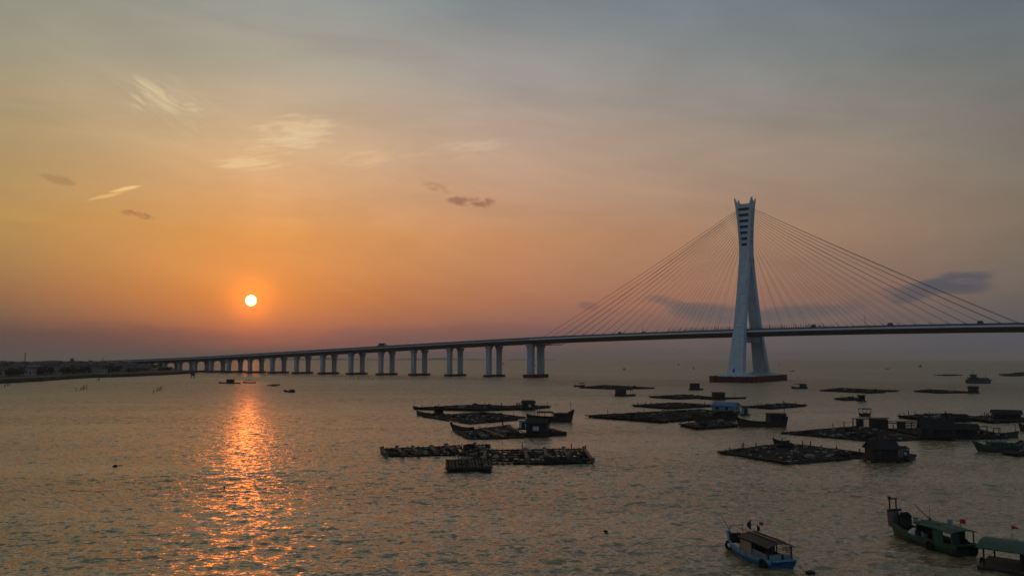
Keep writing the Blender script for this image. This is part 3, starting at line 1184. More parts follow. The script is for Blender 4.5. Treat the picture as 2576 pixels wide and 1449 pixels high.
def build_trees():
    vs = leaf_variants()
    used = [False] * len(vs)
    rnd = random.Random(77)
    spots = []
    for n, a, b_, i0, i1, s0, s1, where_ in (
            (30, 14, 132, 14, 34, .75, 1.05, "dark tree in the dense shore clump at the left of the headland"),
            (16, 150, 224, 14, 32, .7, 1.0, "dark tree in the shore clump below the water tower"),
            (14, 256, 300, 14, 40, .75, 1.1, "dark tree in the tall clump left of the white house"),
            (9, 320, 372, 12, 34, .45, .7, "low bushy tree on the bank right of the white house"),
            (10, 398, 430, 4, 16, .5, .75, "round dark tree at the tip of the headland under the bridge"),
            (16, -30, 140, 60, 150, .7, 1.0, "tree between the houses left of the water tower"),
            (16, 140, 300, 60, 150, .65, .95, "tree between the houses around the water tower"),
            (34, -40, 300, 260, 460, .9, 1.25, "tree on the skyline behind the headland houses"),
            (16, 290, 400, 90, 420, .6, .95, "tree behind the white house beside the bridge ramp")):
        for k in range(n):
            spots.append((a + (b_ - a) * (k + rnd.uniform(0, 1)) / n, rnd.uniform(i0, i1), rnd.uniform(s0, s1), where_))
    spots.append((281, 120, 1.35, "broad dark tree rising above the skyline right of the crane boom"))
    for px, inl, s, lab in spots:
        k = rnd.randrange(len(vs))
        o = vs[k] if not used[k] else copy_tree(vs[k])
        used[k] = True
        p = shore_at(px)
        p = p * ((p.length + inl) / p.length)
        o.location = (p.x, p.y, 2.4 if inl > 12 else 1.6)
        o.scale = (s * rnd.uniform(.9, 1.15), s * rnd.uniform(.9, 1.15), s)
        o.rotation_euler = (0, 0, rnd.uniform(0, 6.28))
        tag(o, lab, "tree", "trees on the headland")
    for k, u in enumerate(used):
        if not u:
            for c in list(vs[k].children):
                bpy.data.objects.remove(c)
            bpy.data.objects.remove(vs[k])


build_trees()


def water_tower():
    g = at_depth((181, 909), 900)
    t = empty("water_tower", (g.x, g.y, 2.6), 0, "mushroom shaped water tower on the headland skyline", "tower")
    b = MB()
    b.tube((0, 0, 0), (0, 0, 11.0), .8, 10, .7)
    b.build("shaft", M["greypl"], t)
    b = MB()
    c = lambda r, z: [(r * math.cos(i * math.pi / 7), r * math.sin(i * math.pi / 7), z) for i in range(14)]
    b.loft([c(.8, 10.6), c(1.9, 12.2), c(2.0, 14.4), c(1.7, 14.9), c(.3, 15.4)])
    b.build("tank", M["greypl"], t)


def lattice_mast():
    g = at_depth((62.5, 908), 1100)
    t = empty("lattice_mast", (g.x, g.y, 2.6), .3, "tall thin lattice mast on the far left skyline", "mast")
    b = MB()
    H = 22.5
    for k in range(9):
        z0, z1 = H * k / 9, H * (k + 1) / 9
        w0, w1 = 1.5 * (1 - k / 11), 1.5 * (1 - (k + 1) / 11)
        cs = ((-1, -1), (1, -1), (1, 1), (-1, 1))
        for i in range(4):
            x, y = cs[i]
            x2, y2 = cs[(i + 1) % 4]
            b.beam((x * w0, y * w0, z0), (x * w1, y * w1, z1), .18)
            b.beam((x * w0, y * w0, z0), (x2 * w1, y2 * w1, z1), .1)
            b.beam((x * w1, y * w1, z1), (x2 * w1, y2 * w1, z1), .1)
    b.build("lattice_frame", M["steel"], t)
    b = MB()
    b.tube((0, 0, H), (0, 0, H + 2), .08, 5)
    for a in range(3):
        b.box(math.cos(a * 2.1) * .9, math.sin(a * 2.1) * .9, H - 1.2, .35, .35, 1.8)
    b.build("antenna", M["steel"], t)


def crane():
    g = at_depth((249, 908), 950)
    t = empty("mobile_crane", (g.x, g.y, 2.6), 0, "crane with a slanted boom on the headland skyline", "crane")
    b = MB()
    b.loft([chamf(0, 0, .6, 4, 1.4, .2), chamf(0, 0, 2.2, 3.8, 1.3, .2), chamf(-1, 0, 3.6, 1.6, 1.2, .2)])
    b.build("carrier", M["truck"], t)
    b = MB()
    b.beam((-.5, 0, 3.2), (5.2, 0, 16.0), .5)
    b.beam((5.2, 0, 16.0), (6.4, 0, 18.0), .3)
    b.build("boom", M["truck"], t)
    for wx in (-2.8, -1.2, 1.2, 2.8):
        b = MB()
        b.tube((wx, -1.5, .5), (wx, 1.5, .5), .5, 10)
        b.build("wheel_pair", M["rubber"], t)


water_tower()
lattice_mast()
crane()


def far_coast():
    rnd = random.Random(9)
    b = MB()
    D = 9500
    xs = np.linspace(430, 1400, 90)
    rings = []
    for i, x in enumerate(xs):
        e = math.sin(math.pi * i / 89) ** .35
        h = e * (16 + 9 * math.sin(i * .23) + 5 * math.sin(i * .71 + 1) + rnd.uniform(-2, 2))
        a = at_depth((x, 905), D)
        z = -D * D / (2 * REARTH)
        rings.append([(a.x, a.y - 150, z - 2), (a.x, a.y, z + h * .7), (a.x, a.y + 200, z + h), (a.x, a.y + 700, z - 2)])
    b.loft(rings)
    tag(b.build("distant_coast", M["hill"], None, True), kind="structure")


def near_coast():
    """low wooded land running on behind the headland"""
    rnd = random.Random(19)
    b = MB()
    rings = []
    for i in range(160):
        x = -1000 + 1425 * i / 159
        D = 3600 - 900 * (i / 159)
        h = (6 + 2 * math.sin(i * .31) + 2 * math.sin(i * .83) + rnd.uniform(-1.2, 1.2)) * min(1, (159 - i) / 25 + .1)
        a = at_depth((x, 905), D)
        z = -D * D / (2 * REARTH)
        rings.append([(a.x, a.y - 60, z - 2), (a.x, a.y - 20, z + h * .8), (a.x, a.y + 60, z + h), (a.x, a.y + 300, z - 2)])
    b.loft(rings)
    tag(b.build("wooded_coast", M["hill"], None, True), kind="structure")


far_coast()
near_coast()
# ------------------------------------------------------------------ builders for things afloat
def raft(label, quad, nu, nv, fill=.8, seed=1, h=.5, beamw=.32, poles=0, heaps=3, posts=4, group="fish farm rafts", pole_u=None, cat="raft", floats=True, solid=False, pair=True, frame="wood", specks=0):
    """quad: four image points (left, near, right, far) on the water"""
    rnd = random.Random(seed)
    W = [G(p, .15) for p in quad]
    c = sum(W, Vector()) / 4
    c.z = 0
    t = empty("fish_raft", c, 0, label, cat, group)
    q = [w - c for w in W]

    def P(u, v, z):
        a = q[0].lerp(q[1], u)
        b_ = q[3].lerp(q[2], u)
        p = a.lerp(b_, v)
        return Vector((p.x, p.y, z))

    b = MB()
    wob = [[rnd.uniform(-.1, .1) for _ in range(nv + 1)] for _ in range(nu + 1)]
    for i in range(nu + 1):
        for j in range(nv):
            if (0 < i < nu) and rnd.random() < .06:
                continue
            z = h + wob[i][j] * .6
            for o in ((-.32, .32) if pair else (0,)):
                d = (P(i / nu, min(1, (j + 1) / nv), 0) - P(i / nu, j / nv, 0))
                nrm = Vector((-d.y, d.x, 0)).normalized() * o
                e = d.normalized() * rnd.uniform(0, .35)
                b.beam(P(i / nu, j / nv, z) + nrm - e, P(i / nu, (j + 1) / nv, h + wob[i][j + 1] * .6) + nrm + e, beamw, .22)
    for j in range(nv + 1):
        for i in range(nu):
            if (0 < j < nv) and rnd.random() < .06:
                continue
            for o in ((-.3, .3) if pair else (0,)):
                d = (P((i + 1) / nu, j / nv, 0) - P(i / nu, j / nv, 0))
                nrm = Vector((-d.y, d.x, 0)).normalized() * o
                e = d.normalized() * rnd.uniform(0, .3)
                b.beam(P(i / nu, j / nv, h + .12 + wob[i][j] * .6) + nrm - e, P((i + 1) / nu, j / nv, h + .12 + wob[i + 1][j] * .6) + nrm + e, beamw, .2)
    b.build("walkway_frame", M[frame], t)
    # nets or boards closing most of the cells
    b = MB()
    for i in range(nu):
        for j in range(nv):
            if rnd.random() > fill:
                continue
            zz = h + (rnd.uniform(-.22, .02) if h > .4 else rnd.uniform(-.06, .04))
            m_ = .02
            cs = [(i + m_, j + m_), (i + 1 - m_, j + m_), (i + 1 - m_, j + 1 - m_), (i + m_, j + 1 - m_)]
            top = [P(u / nu, v / nv, zz + rnd.uniform(-.06, .1)) for u, v in cs]
            mid = P((i + .5) / nu, (j + .5) / nv, zz + (rnd.uniform(-.2, .22) if h > .4 else rnd.uniform(-.06, .06)))
            lo = [Vector((p.x, p.y, -.3)) for p in top]
            b.add(top + [mid] + lo, [(0, 1, 4), (1, 2, 4), (2, 3, 4), (3, 0, 4), (1, 0, 5, 6), (2, 1, 6, 7), (3, 2, 7, 8), (0, 3, 8, 5)])
    if b.v:
        tag(b.build("net_cover", M["plank"] if solid else M["net"], t), kind="stuff")
    if floats:
        b = MB()
        for i in range(nu + 1):
            for j in range(nv):
                for k in (.3, .7):
                    if rnd.random() < .8:
                        p = P(i / nu, (j + k) / nv, min(.12, h - .4))
                        d = P(i / nu, (j + 1) / nv, 0) - P(i / nu, j / nv, 0)
                        d = d.normalized() * .55
                        b.tube(p - d, p + d, .33 if h > .4 else .24, 8)
        tag(b.build("float_drum", M["barrel"], t), kind="stuff")
    # heaps of net and odd timber lying on the walkways
    for k in range(heaps):
        b = MB()
        p = P(rnd.uniform(.05, .95), rnd.uniform(.05, .95), h + .15)
        r = rnd.uniform(.35, .95)
        b.blob(p, r * 1.4, r, r * .7, seed * 31 + k)
        b.build("net_heap", M["net"] if k % 6 else M["foam"], t)
    if specks:
        b = MB()
        for k in range(specks):
            p = P(rnd.uniform(.03, .97), rnd.uniform(.03, .97), h + .12)
            b.box(p.x, p.y, p.z, rnd.uniform(.35, .9), rnd.uniform(.3, .6), rnd.uniform(.15, .35), rnd.uniform(0, 3))
        tag(b.build("foam_float", M["foamp"], t), kind="stuff")
    for k in range(posts):
        b = MB()
        e = rnd.random()
        u, v = (rnd.choice((0, 1)), e) if rnd.random() < .6 else (e, rnd.choice((0, 1)))
        p = P(u, v, 0)
        b.beam(p, p + Vector((rnd.uniform(-.15, .15), rnd.uniform(-.1, .1), h + rnd.uniform(.6, 1.7))), .16)
        b.build("mooring_post", M["wood"], t)
    us = pole_u or [(k + .5) / poles for k in range(poles)]
    for u in us if (poles or pole_u) else []:
        b = MB()
        b.tube(P(u - .012, -.03, h + .42), P(u + .012, 1.03, h + .42), .22, 7)
        b.tube(P(u - .012, -.03, h + .3), P(u - .012, -.03, h + .75), .34, 7)
        b.build("roller_log", M["woodl"], t)
    return t


def hut(label, x0, x1, yb, yt, rot=.35, roof="gable", wall="plank", roofm="felt", z0=.55, ratio=.7, over=.35, door=True, wins=2, name="raft_hut", cat="hut", group="huts on the rafts", panel=None, platform=True, eave=.72, open_front=False):
    """gabled or shed-roofed hut standing on a raft, sized from its outline in the photo"""
    g = G(((x0 + x1) / 2, yb), z0)
    k = mpp(g)
    c, s = abs(math.cos(rot)), abs(math.sin(rot))
    tot = (x1 - x0) * k
    w = max(1.2, (tot - 2 * over * .7) / (c + ratio * s))
    d = w * ratio
    H = (yb - yt) * k - over * .15
    H = max(1.5, H)
    base_ang = math.atan2(g.x, g.y)
    ctr = Vector((g.x, g.y, 0)) + Vector((g.x, g.y, 0)).normalized() * (d * c + w * s) * .42
    t = empty(name, (ctr.x, ctr.y, z0), -base_ang + rot, label, cat, group)
    he = H * eave if roof == "gable" else H * .86
    th = .12
    b = MB()
    if open_front:
        b.box(-w / 2 + th / 2, 0, he / 2, th, d - 2 * th, he)
        b.box(w / 2 - th / 2, 0, he / 2, th, d - 2 * th, he)
        b.box(0, d / 2 - th / 2, he / 2, w, th, he)
        b.box(-w * .3, -d / 2 + th / 2, he / 2, w * .4, th, he)
    else:
        b.box(-w / 2 + th / 2, 0, he / 2, th, d - 2 * th, he)
        b.box(w / 2 - th / 2, 0, he / 2, th, d - 2 * th, he)
        b.box(0, d / 2 - th / 2, he / 2, w, th, he)
        b.box(0, -d / 2 + th / 2, he / 2, w, th, he)
    if roof == "gable":
        for sx in (-1, 1):
            x = sx * (w / 2 - th / 2)
            b.add([(x - th / 2, -d / 2, he), (x - th / 2, d / 2, he), (x - th / 2, 0, H - .05), (x + th / 2, -d / 2, he), (x + th / 2, d / 2, he), (x + th / 2, 0, H - .05)], [(0, 2, 1), (3, 4, 5), (0, 3, 5, 2), (1, 2, 5, 4)])
    for q in range(int(w / 1.1)):
        b.box(-w / 2 + (q + .6) * 1.1, -d / 2 - .03, he / 2, .1, .06, he)
    b.build("wall", M[wall], t)
    b = MB()
    o = over
    if roof == "gable":
        sl = (H - he) / (d / 2)
        for sy in (-1, 1):
            y1 = sy * (d / 2 + o)
            z1 = he - sl * o
            b.add([(-w / 2 - o, 0, H), (w / 2 + o, 0, H), (w / 2 + o, y1, z1), (-w / 2 - o, y1, z1), (-w / 2 - o, 0, H + .1), (w / 2 + o, 0, H + .1), (w / 2 + o, y1, z1 + .1), (-w / 2 - o, y1, z1 + .1)],
                  [(0, 1, 2, 3), (4, 7, 6, 5), (0, 4, 5, 1), (1, 5, 6, 2), (2, 6, 7, 3), (3, 7, 4, 0)])
    else:
        zf, zb = he + .05, H
        if roof == "shedf":
            zf, zb = zb, zf
        b.loft([[(-w / 2 - o, -d / 2 - o, zf), (w / 2 + o, -d / 2 - o, zf), (w / 2 + o, d / 2 + o, zb), (-w / 2 - o, d / 2 + o, zb)], [(-w / 2 - o, -d / 2 - o, zf + .12), (w / 2 + o, -d / 2 - o, zf + .12), (w / 2 + o, d / 2 + o, zb + .12), (-w / 2 - o, d / 2 + o, zb + .12)]])
    b.build("roof", M[roofm], t)
    if door and not open_front:
        b = MB()
        b.box(w * .18, -d / 2 - .07, min(1.7, he * .8) / 2 + .05, .8, .1, min(1.7, he * .8))
        b.build("door", M["hulld"], t)
    for q in range(wins):
        b = MB()
        if q % 2 == 0:
            b.box(-w * .25, -d / 2 - .07, he * .58, w * .18, .1, he * .3)
        else:
            b.box(w / 2 + .06, 0, he * .58, .1, d * .3, he * .3)
        b.build("window", M["glass"], t)
    if panel:
        b = MB()
        px_, pw, ph = panel
        b.box(px_ * w, -d / 2 - .16, he * .5, pw * w, .12, ph * he)
        b.build("panel", M["whitep"], t)
    if platform:
        b = MB()
        n = max(3, int((d + 1.2) / .45))
        for q in range(n):
            b.box(0, -d / 2 - .6 + (q + .5) * (d + 1.2) / n, -.18, w + 1.3, (d + 1.2) / n * .9, .16)
        for q in (-.45, 0, .45):
            b.box(q * w, 0, -.36, .3, d + 1.1, .2)
        b.build("platform", M["wood"], t)
    return t


def shelter(label, x0, x1, yb, yt, rot=.2, ratio=.6, roofm="felt", sag=.1, rails=0, group="open shelters on the rafts", z0=.55, name="open_shelter", roof=True, slope=0.0):
    g = G(((x0 + x1) / 2, yb), z0)
    k = mpp(g)
    c, s = abs(math.cos(rot)), abs(math.sin(rot))
    w = (x1 - x0) * k / (c + ratio * s)
    d = w * ratio
    H = (yb - yt) * k
    ctr = Vector((g.x, g.y, 0)) + Vector((g.x, g.y, 0)).normalized() * d * .5
    t = empty(name, (ctr.x, ctr.y, z0), -math.atan2(g.x, g.y) + rot, label, "shelter", group)
    n = max(2, int(w / 2.2) + 1)
    for sy in (-1, 1):
        for i in range(n):
            x = -w / 2 + w * i / (n - 1)
            b = MB()
            b.beam((x, sy * d / 2, -.2), (x + .05, sy * d / 2, H + slope * x / w - .05), .13)
            b.build("post", M["wood"], t)
    if roof:
        b = MB()
        nx, ny = 8, 4
        vs = []
        for lay in (0, .05):
            for i in range(nx + 1):
                for j in range(ny + 1):
                    u, v = i / nx, j / ny
                    vs.append(((u - .5) * (w + .5), (v - .5) * (d + .5), H + slope * (u - .5) - sag * math.sin(u * math.pi * (n - 1)) ** 2 + lay))
        m_ = (nx + 1) * (ny + 1)
        fs = []
        for i in range(nx):
            for j in range(ny):
                a = i * (ny + 1) + j
                fs.append((a, a + 1, a + ny + 2, a + ny + 1))
                fs.append((m_ + a, m_ + a + ny + 1, m_ + a + ny + 2, m_ + a + 1))
        for i in range(nx):
            for j in (0, ny):
                a = i * (ny + 1) + j
                fs.append((a, a + ny + 1, m_ + a + ny + 1, m_ + a))
        b.add(vs, fs)
        b.build("awning", M[roofm], t)
    for r in range(rails):
        b = MB()
        z = H * (r + 1) / (rails + .3)
        b.beam((-w / 2 - .3, -d / 2, z), (w / 2 + .2, -d / 2, z), .11)
        b.beam((-w / 2 - .3, d / 2, z), (w / 2 + .2, d / 2, z), .11)
        b.beam((-w / 2, -d / 2, z), (-w / 2, d / 2, z), .1)
        b.beam((w / 2, -d / 2, z), (w / 2, d / 2, z), .1)
        b.build("rail", M["wood"], t)
    return t


class Hull:
    def __init__(self, L, B, fb, bow, stern, tr=.75, draft=.5, rake=.6, deck=.45, bowk=2.2):
        self.L, self.B, self.fb, self.bow, self.stern, self.tr, self.draft, self.rake, self.dk, self.bowk = L, B, fb, bow, stern, tr, draft, rake, deck, bowk

    def hb(self, t):
        if t < .45:
            return self.B / 2 * (self.tr + (1 - self.tr) * math.sin(t / .45 * math.pi / 2))
        return self.B / 2 * max(.03, 1 - ((t - .45) / .55) ** self.bowk)

    def sheer(self, t):
        return self.fb + self.bow * max(0, (t - .45) / .55) ** 2 + self.stern * max(0, (.4 - t) / .4) ** 2

    def X(self, t, z):
        zz = (z + self.draft) / (self.fb + self.bow + self.draft)
        return -self.L / 2 + self.L * t + self.rake * (zz - .5) * max(0, t - .5) * 2 - self.rake * .5 * (zz - .5) * max(0, .25 - t) * 4

    def deckz(self, t):
        return self.sheer(t) - self.dk * (1 if t < .75 else max(.35, 1 - (t - .75) * 2.6))

    def make(self, root, mh, mg, md, stripe=None):
        ts = [i / 18 for i in range(19)]
        out, inn, dkr = [], [], []
        for t in ts:
            h, s = self.hb(t), self.sheer(t)
            sec = [(h, s), (h * .985, s * .62), (h * .93, s * .25), (h * .78, -self.draft * .35), (h * .42, -self.draft * .8), (.03, -self.draft)]
            r = [(self.X(t, z), y, z) for y, z in sec]
            out.append(r + [(x, -y, z) for x, y, z in reversed(r)])
            hi = max(.02, h - .09)
            dz = self.deckz(t)
            inn.append([(self.X(t, s), hi, s), (self.X(t, dz), hi * .97, dz), (self.X(t, dz), -hi * .97, dz), (self.X(t, s), -hi, s)])
        b = MB()
        n = len(out[0])
        vs = [p for r in out for p in r]
        fs = [(k * n + i, (k + 1) * n + i, (k + 1) * n + i + 1, k * n + i + 1) for k in range(18) for i in range(n - 1)]
        fs.append(tuple(range(n)))
        b.add(vs, fs)
        # bulwark inner faces
        vs = [p for r in inn for p in r]
        fs = []
        for k in range(18):
            a, c_ = k * 4, (k + 1) * 4
            fs += [(a, a + 1, c_ + 1, c_), (a + 2, a + 3, c_ + 3, c_ + 2)]
        fs.append((0, 3, 2, 1))
        b.add(vs, fs)
        hull = b.build("hull", mh, root, smooth=False)
        b = MB()
        vs = [p for r in inn for p in (r[1], r[2])]
        b.add(vs, [(2 * k, 2 * k + 1, 2 * k + 3, 2 * k + 2) for k in range(18)])
        b.build("deck", md, root)
        for sy in (1, -1):
            b = MB()
            rings = []
            for t in ts:
                h, s = self.hb(t), self.sheer(t)
                x = self.X(t, s)
                rings.append([(x, sy * (h + .05), s - .03), (x, sy * (h + .05), s + .07), (x, sy * max(.0, h - .13), s + .07), (x, sy * max(.0, h - .13), s - .03)][::sy])
            b.loft(rings)
            b.build("gunwale", mg, root)
            if stripe:
                b = MB()
                rings = []
                for t in ts:
                    h, s = self.hb(t), self.sheer(t)
                    z0, z1 = s * .66, s - .06
                    rings.append([(self.X(t, z0), sy * (h * .99 + .03), z0), (self.X(t, z1), sy * (h + .035), z1), (self.X(t, z1), sy * (h - .03), z1), (self.X(t, z0), sy * (h * .97 - .03), z0)][::sy])
                b.loft(rings)
                b.build("rubbing_strake", stripe, root)
        b = MB()
        h, s = self.hb(0), self.sheer(0)
        b.box(self.X(0, s) - .02, 0, s + .02, .2, 2 * h - .3, .12)
        b.build("transom_rail", mg, root)
        return hull


def boat_root(name, bow, stern, label, cat="boat", group=None):
    gb, gs = G(bow), G(stern)
    d = gb - gs
    t = empty(name, (gb + gs) / 2, math.atan2(d.y, d.x), label, cat, group)
    return t, d.length


def cabin(t, H, t0, t1, wf, hgt, wall, roofm, over=.25, nwin=3, camber=.18, name="cabin", open_sides=False, z=None, flat=False):
    x0, x1 = -H.L / 2 + H.L * t0, -H.L / 2 + H.L * t1
    w = H.B * wf / 2
    zb = H.deckz((t0 + t1) / 2) if z is None else z
    cb = None
    if open_sides:
        n = max(2, int((x1 - x0) / 1.6) + 1)
        for sy in (-1, 1):
            for i in range(n):
                b = MB()
                x = x0 + (x1 - x0) * i / (n - 1)
                b.beam((x, sy * w, zb), (x, sy * w * .97, zb + hgt), .09)
                b.build("post", wall, t)
    else:
        b = MB()
        b.loft([[(x0, -w, zb), (x1, -w * .95, zb), (x1, w * .95, zb), (x0, w, zb)], [(x0, -w * .97, zb + hgt), (x1 - .15, -w * .9, zb + hgt), (x1 - .15, w * .9, zb + hgt), (x0, w * .97, zb + hgt)]])
        cb = b.build(name, wall, t)
        for sy in (-1, 1):
            for i in range(nwin):
                b = MB()
                x = x0 + (x1 - x0) * (i + .5) / nwin
                b.box(x, sy * (w * .97 + .0), zb + hgt * .64, (x1 - x0) / nwin * .62, .09, hgt * .34)
                b.build("window", M["glass"], cb)
    b = MB()
    rings = []
    ny = 8
    for x in (x0 - over, (x0 + x1) / 2, x1 + over):
        top = []
        for j in range(ny + 1):
            v = -1 + 2 * j / ny
            top.append((x, v * (w + over * .7), zb + hgt + camber * (1 - v * v) + (.05 if x == (x0 + x1) / 2 else 0)))
        rings.append(top + [(p[0], p[1], p[2] - .09) for p in reversed(top)])
    b.loft(rings)
    b.build("roof", roofm, t)
    return x0, x1, w, zb


def flag(root, p, hp, w, h, m, rz=0.0, star=False, tri=False):
    f = MB()
    f.beam((0, 0, 0), (0, 0, hp), .035)
    pl = f.build("flag_pole", M["steel"], root)
    pl.location = p
    b = MB()
    n = 6
    vs = []
    for lay in (-.008, .008):
        for i in range(n + 1):
            u = i / n
            yy = .10 * math.sin(u * 5.0) * u
            hh = h * (1 - .75 * u) if tri else h
            vs += [(u * w, yy + lay, hp - hh - .04 * u - (h - hh) * .4), (u * w, yy + lay, hp - .06 * u - (h - hh) * .4)]
    o = 2 * (n + 1)
    fs = []
    for i in range(n):
        fs.append((2 * i, 2 * i + 2, 2 * i + 3, 2 * i + 1))
        fs.append((o + 2 * i, o + 2 * i + 1, o + 2 * i + 3, o + 2 * i + 2))
        fs.append((2 * i + 1, 2 * i + 3, o + 2 * i + 3, o + 2 * i + 1))
        fs.append((2 * i, o + 2 * i, o + 2 * i + 2, 2 * i + 2))
    b.add(vs, fs)
    fl = b.build("flag", m, pl)
    fl.rotation_euler = (0, 0, rz)
    if star:
        b = MB()
        for cx, cz, r in ((.18, .74, .12), (.38, .88, .045), (.46, .76, .045), (.46, .62, .045), (.38, .52, .045)):
            for sy in (-1, 1):
                x0 = cx * w
                yy = .10 * math.sin(cx * 5.0) * cx + sy * .014
                z0 = hp - h + cz * h
                vs = []
                for k in range(10):
                    a = math.pi / 2 + k * math.pi / 5
                    rr = (r if k % 2 == 0 else r * .4) * w * .8
                    vs.append((x0 + rr * math.cos(a), yy, z0 + rr * math.sin(a)))
                b.add(vs, [tuple(range(10))])
        # the emblem is printed on the cloth: it stays one piece with the flag
        em = b
        b2 = MB()
        b2.v, b2.f, b2.m = list(em.v), list(em.f), list(em.m)
        me = fl.data
        nv = len(me.vertices)
        allv = [tuple(v.co) for v in me.vertices] + b2.v
        allf = [tuple(p.vertices) for p in me.polygons]
        nf = len(allf)
        allf += [tuple(nv + i for i in f) for f in b2.f]
        me2 = bpy.data.meshes.new("flag")
        me2.from_pydata(allv, [], allf)
        me2.materials.append(m)
        me2.materials.append(M["yellow"])
        me2.polygons.foreach_set("material_index", [0] * nf + [1] * len(b2.f))
        fl.data = me2
    return pl


def tyre(root, p, ax, R=.34, r=.12):
    b = MB()
    b.torus(p, ax, R, r)
    return b.build("tyre_fender", M["rubber"], root, smooth=True)


def sampan(label, bow, stern, B=1.6, fb=.45, bowh=.5, sternh=.3, mh="hulld", mg="wood", name="wooden_sampan", cat="boat", group="small boats on the bay", cab=None, canopy=None, wallm="plank", roofm="felt", mast=None, heap=0):
    t, L = boat_root(name, bow, stern, label, cat, group)
    H = Hull(L, B, fb, bowh, sternh, .6, .35, .5, .3)
    H.make(t, M[mh], M[mg], M["deckm"])
    if cab:
        cabin(t, H, cab[0], cab[1], cab[2], cab[3], M[wallm], M[roofm], nwin=2)
    if canopy:
        cabin(t, H, canopy[0], canopy[1], canopy[2], canopy[3], M["wood"], M[roofm], open_sides=True, camber=.22)
    if mast:
        b = MB()
        x = -L / 2 + L * mast[0]
        b.tube((x, 0, fb - .2), (x + .1, 0, fb + mast[1]), .07, 6, .04)
        b.build("mast", M["wood"], t)
    for k in range(heap):
        b = MB()
        x = -L / 2 + L * random.uniform(.3, .75)
        b.blob((x, random.uniform(-.2, .2) * B, fb), .6, .45, .4, k * 7 + int(L * 10))
        b.build("net_heap", M["net"], t)
    return t, H, L


def junk(label, bow, stern, B, fb, bowh, sternh, cab, mh="hullb", mast=None, awn=None, group="wooden fishing boats", high=None):
    t, L = boat_root("wooden_fishing_boat", bow, stern, label, "boat", group)
    H = Hull(L, B, fb, bowh, sternh, .8, .7, 1.2, .6, 2.6)
    H.make(t, M[mh], M["wood"], M["deckm"], stripe=M["hulld"])
    if cab:
        x0, x1, w, zb = cabin(t, H, cab[0], cab[1], cab[2], cab[3], M["plank"], M["felt"], nwin=3)
    if mast:
        for ms in mast:
            b = MB()
            x = -L / 2 + L * ms[0]
            b.tube((x, 0, .3), (x + ms[2] if len(ms) > 2 else x, 0, ms[1]), .09, 6, .05)
            b.build("mast", M["wood"], t)
    if awn:
        cabin(t, H, awn[0], awn[1], awn[2], awn[3], M["wood"], M["felt"], open_sides=True, camber=.3)
    b = MB()
    xb = H.X(1, H.sheer(1))
    b.box(xb - .5, 0, H.sheer(.97) + .12, .5, .35, .35)
    b.build("bow_post", M["wood"], t)
    return t, H, L
# ------------------------------------------------------------------ things afloat, from the far left round to the near right
def q(R, *pts):
    return [R(*p) for p in pts]


# far left waters
sampan("long low dark boat with a boxy cabin in the sun path", R1(2225, 546), R1(2440, 548), 2.4, .5, .5, .2, cab=(.3, .62, .8, 2.6), roofm="felt")
sampan("low dark sampan with a raised frame behind the boxy cabin boat", (643, 963.5), (612, 963), 1.8, .45, .5, .4, canopy=(.2, .6, .8, 1.7))
raft("thin bare strip of raft just right of the sun path", q(lambda x, y: (x, y), (672, 969.5), (690, 971), (703, 968.6), (688, 967.6)), 2, 2, .6, 5, .3, heaps=1, posts=1)
sampan("lone small motorboat with an upturned bow right of the sun path", (714, 985.5), (740, 987), 2.0, .5, .7, .3, cab=(.1, .35, .7, 1.0), heap=1)


def stilt_hut(px, py, w, h, label):
    g = G((px, py))
    k = mpp(g)
    t = empty("stilt_hut", g, 0, label, "hut")
    W, Hh = w * k, h * k
    for sx in (-1, 1):
        for sy in (-1, 1):
            b = MB()
            b.beam((sx * W * .42, sy * W * .35, -1), (sx * W * .4, sy * W * .33, Hh * .55), .3)
            b.build("stilt", M["wood"], t)
    b = MB()
    b.box(0, 0, Hh * .72, W * .9, W * .75, Hh * .36)
    b.build("wall", M["plank"], t)
    b = MB()
    b.loft([[(-W * .55, -W * .5, Hh * .9), (W * .55, -W * .5, Hh * .9), (W * .55, W * .5, Hh * .9), (-W * .55, W * .5, Hh * .9)], [(-W * .4, -W * .1, Hh * 1.05), (W * .4, -W * .1, Hh * 1.05), (W * .4, W * .1, Hh * 1.05), (-W * .4, W * .1, Hh * 1.05)]])
    b.build("roof", M["felt"], t)


stilt_hut(485, 951, 9, 11, "small square hut on stilts in front of the farthest bridge piers")


def stakes(pts, grp, label):
    for i, (x, y, h, dx) in enumerate(pts):
        g = G((x, y))
        k = mpp(g)
        b = MB()
        b.tube((0, 0, -1.0), (dx * k, .3, h * k), .16, 5, .1)
        o = b.build("fishing_stake", M["wood"])
        o.location = g
        tag(o, label, "stake", grp)


stakes([R1(x, y) + (h, d) for x, y, h, d in ((40, 585, 7, 1), (55, 578, 8, -1), (68, 575, 8, 2), (80, 570, 8, 0), (95, 572, 9, -1))], "stakes at the far left edge", "thin dark stake in the cluster at the left edge below the headland")
stakes([R1(x, y) + (h, d) for x, y, h, d in ((770, 628, 10, 0), (808, 626, 8, 1), (826, 618, 8, -1), (838, 612, 12, 1), (845, 614, 11, 1), (857, 606, 9, 0), (876, 605, 12, 1), (882, 606, 12, -1))], "stakes below the headland houses", "dark stake in the loose row below the middle of the headland")
stakes([R1(x, y) + (h, d) for x, y, h, d in ((980, 524, 7, 1), (995, 520, 8, 1), (1003, 520, 8, 0), (1012, 522, 9, 0))], "stakes close under the shore", "short dark stake in the small cluster close under the shore")
stakes([R1(x, y) + (h, d) for x, y, h, d in ((1552, 645, 9, 2), (1560, 642, 8, 1), (1588, 632, 11, 1), (1600, 628, 11, 1), (1612, 622, 9, 1), (1620, 620, 9, 2), (1630, 616, 10, 1), (1643, 612, 9, 1))], "leaning stakes left of the sun path", "dark leaning stake in the rising row left of the sun path")
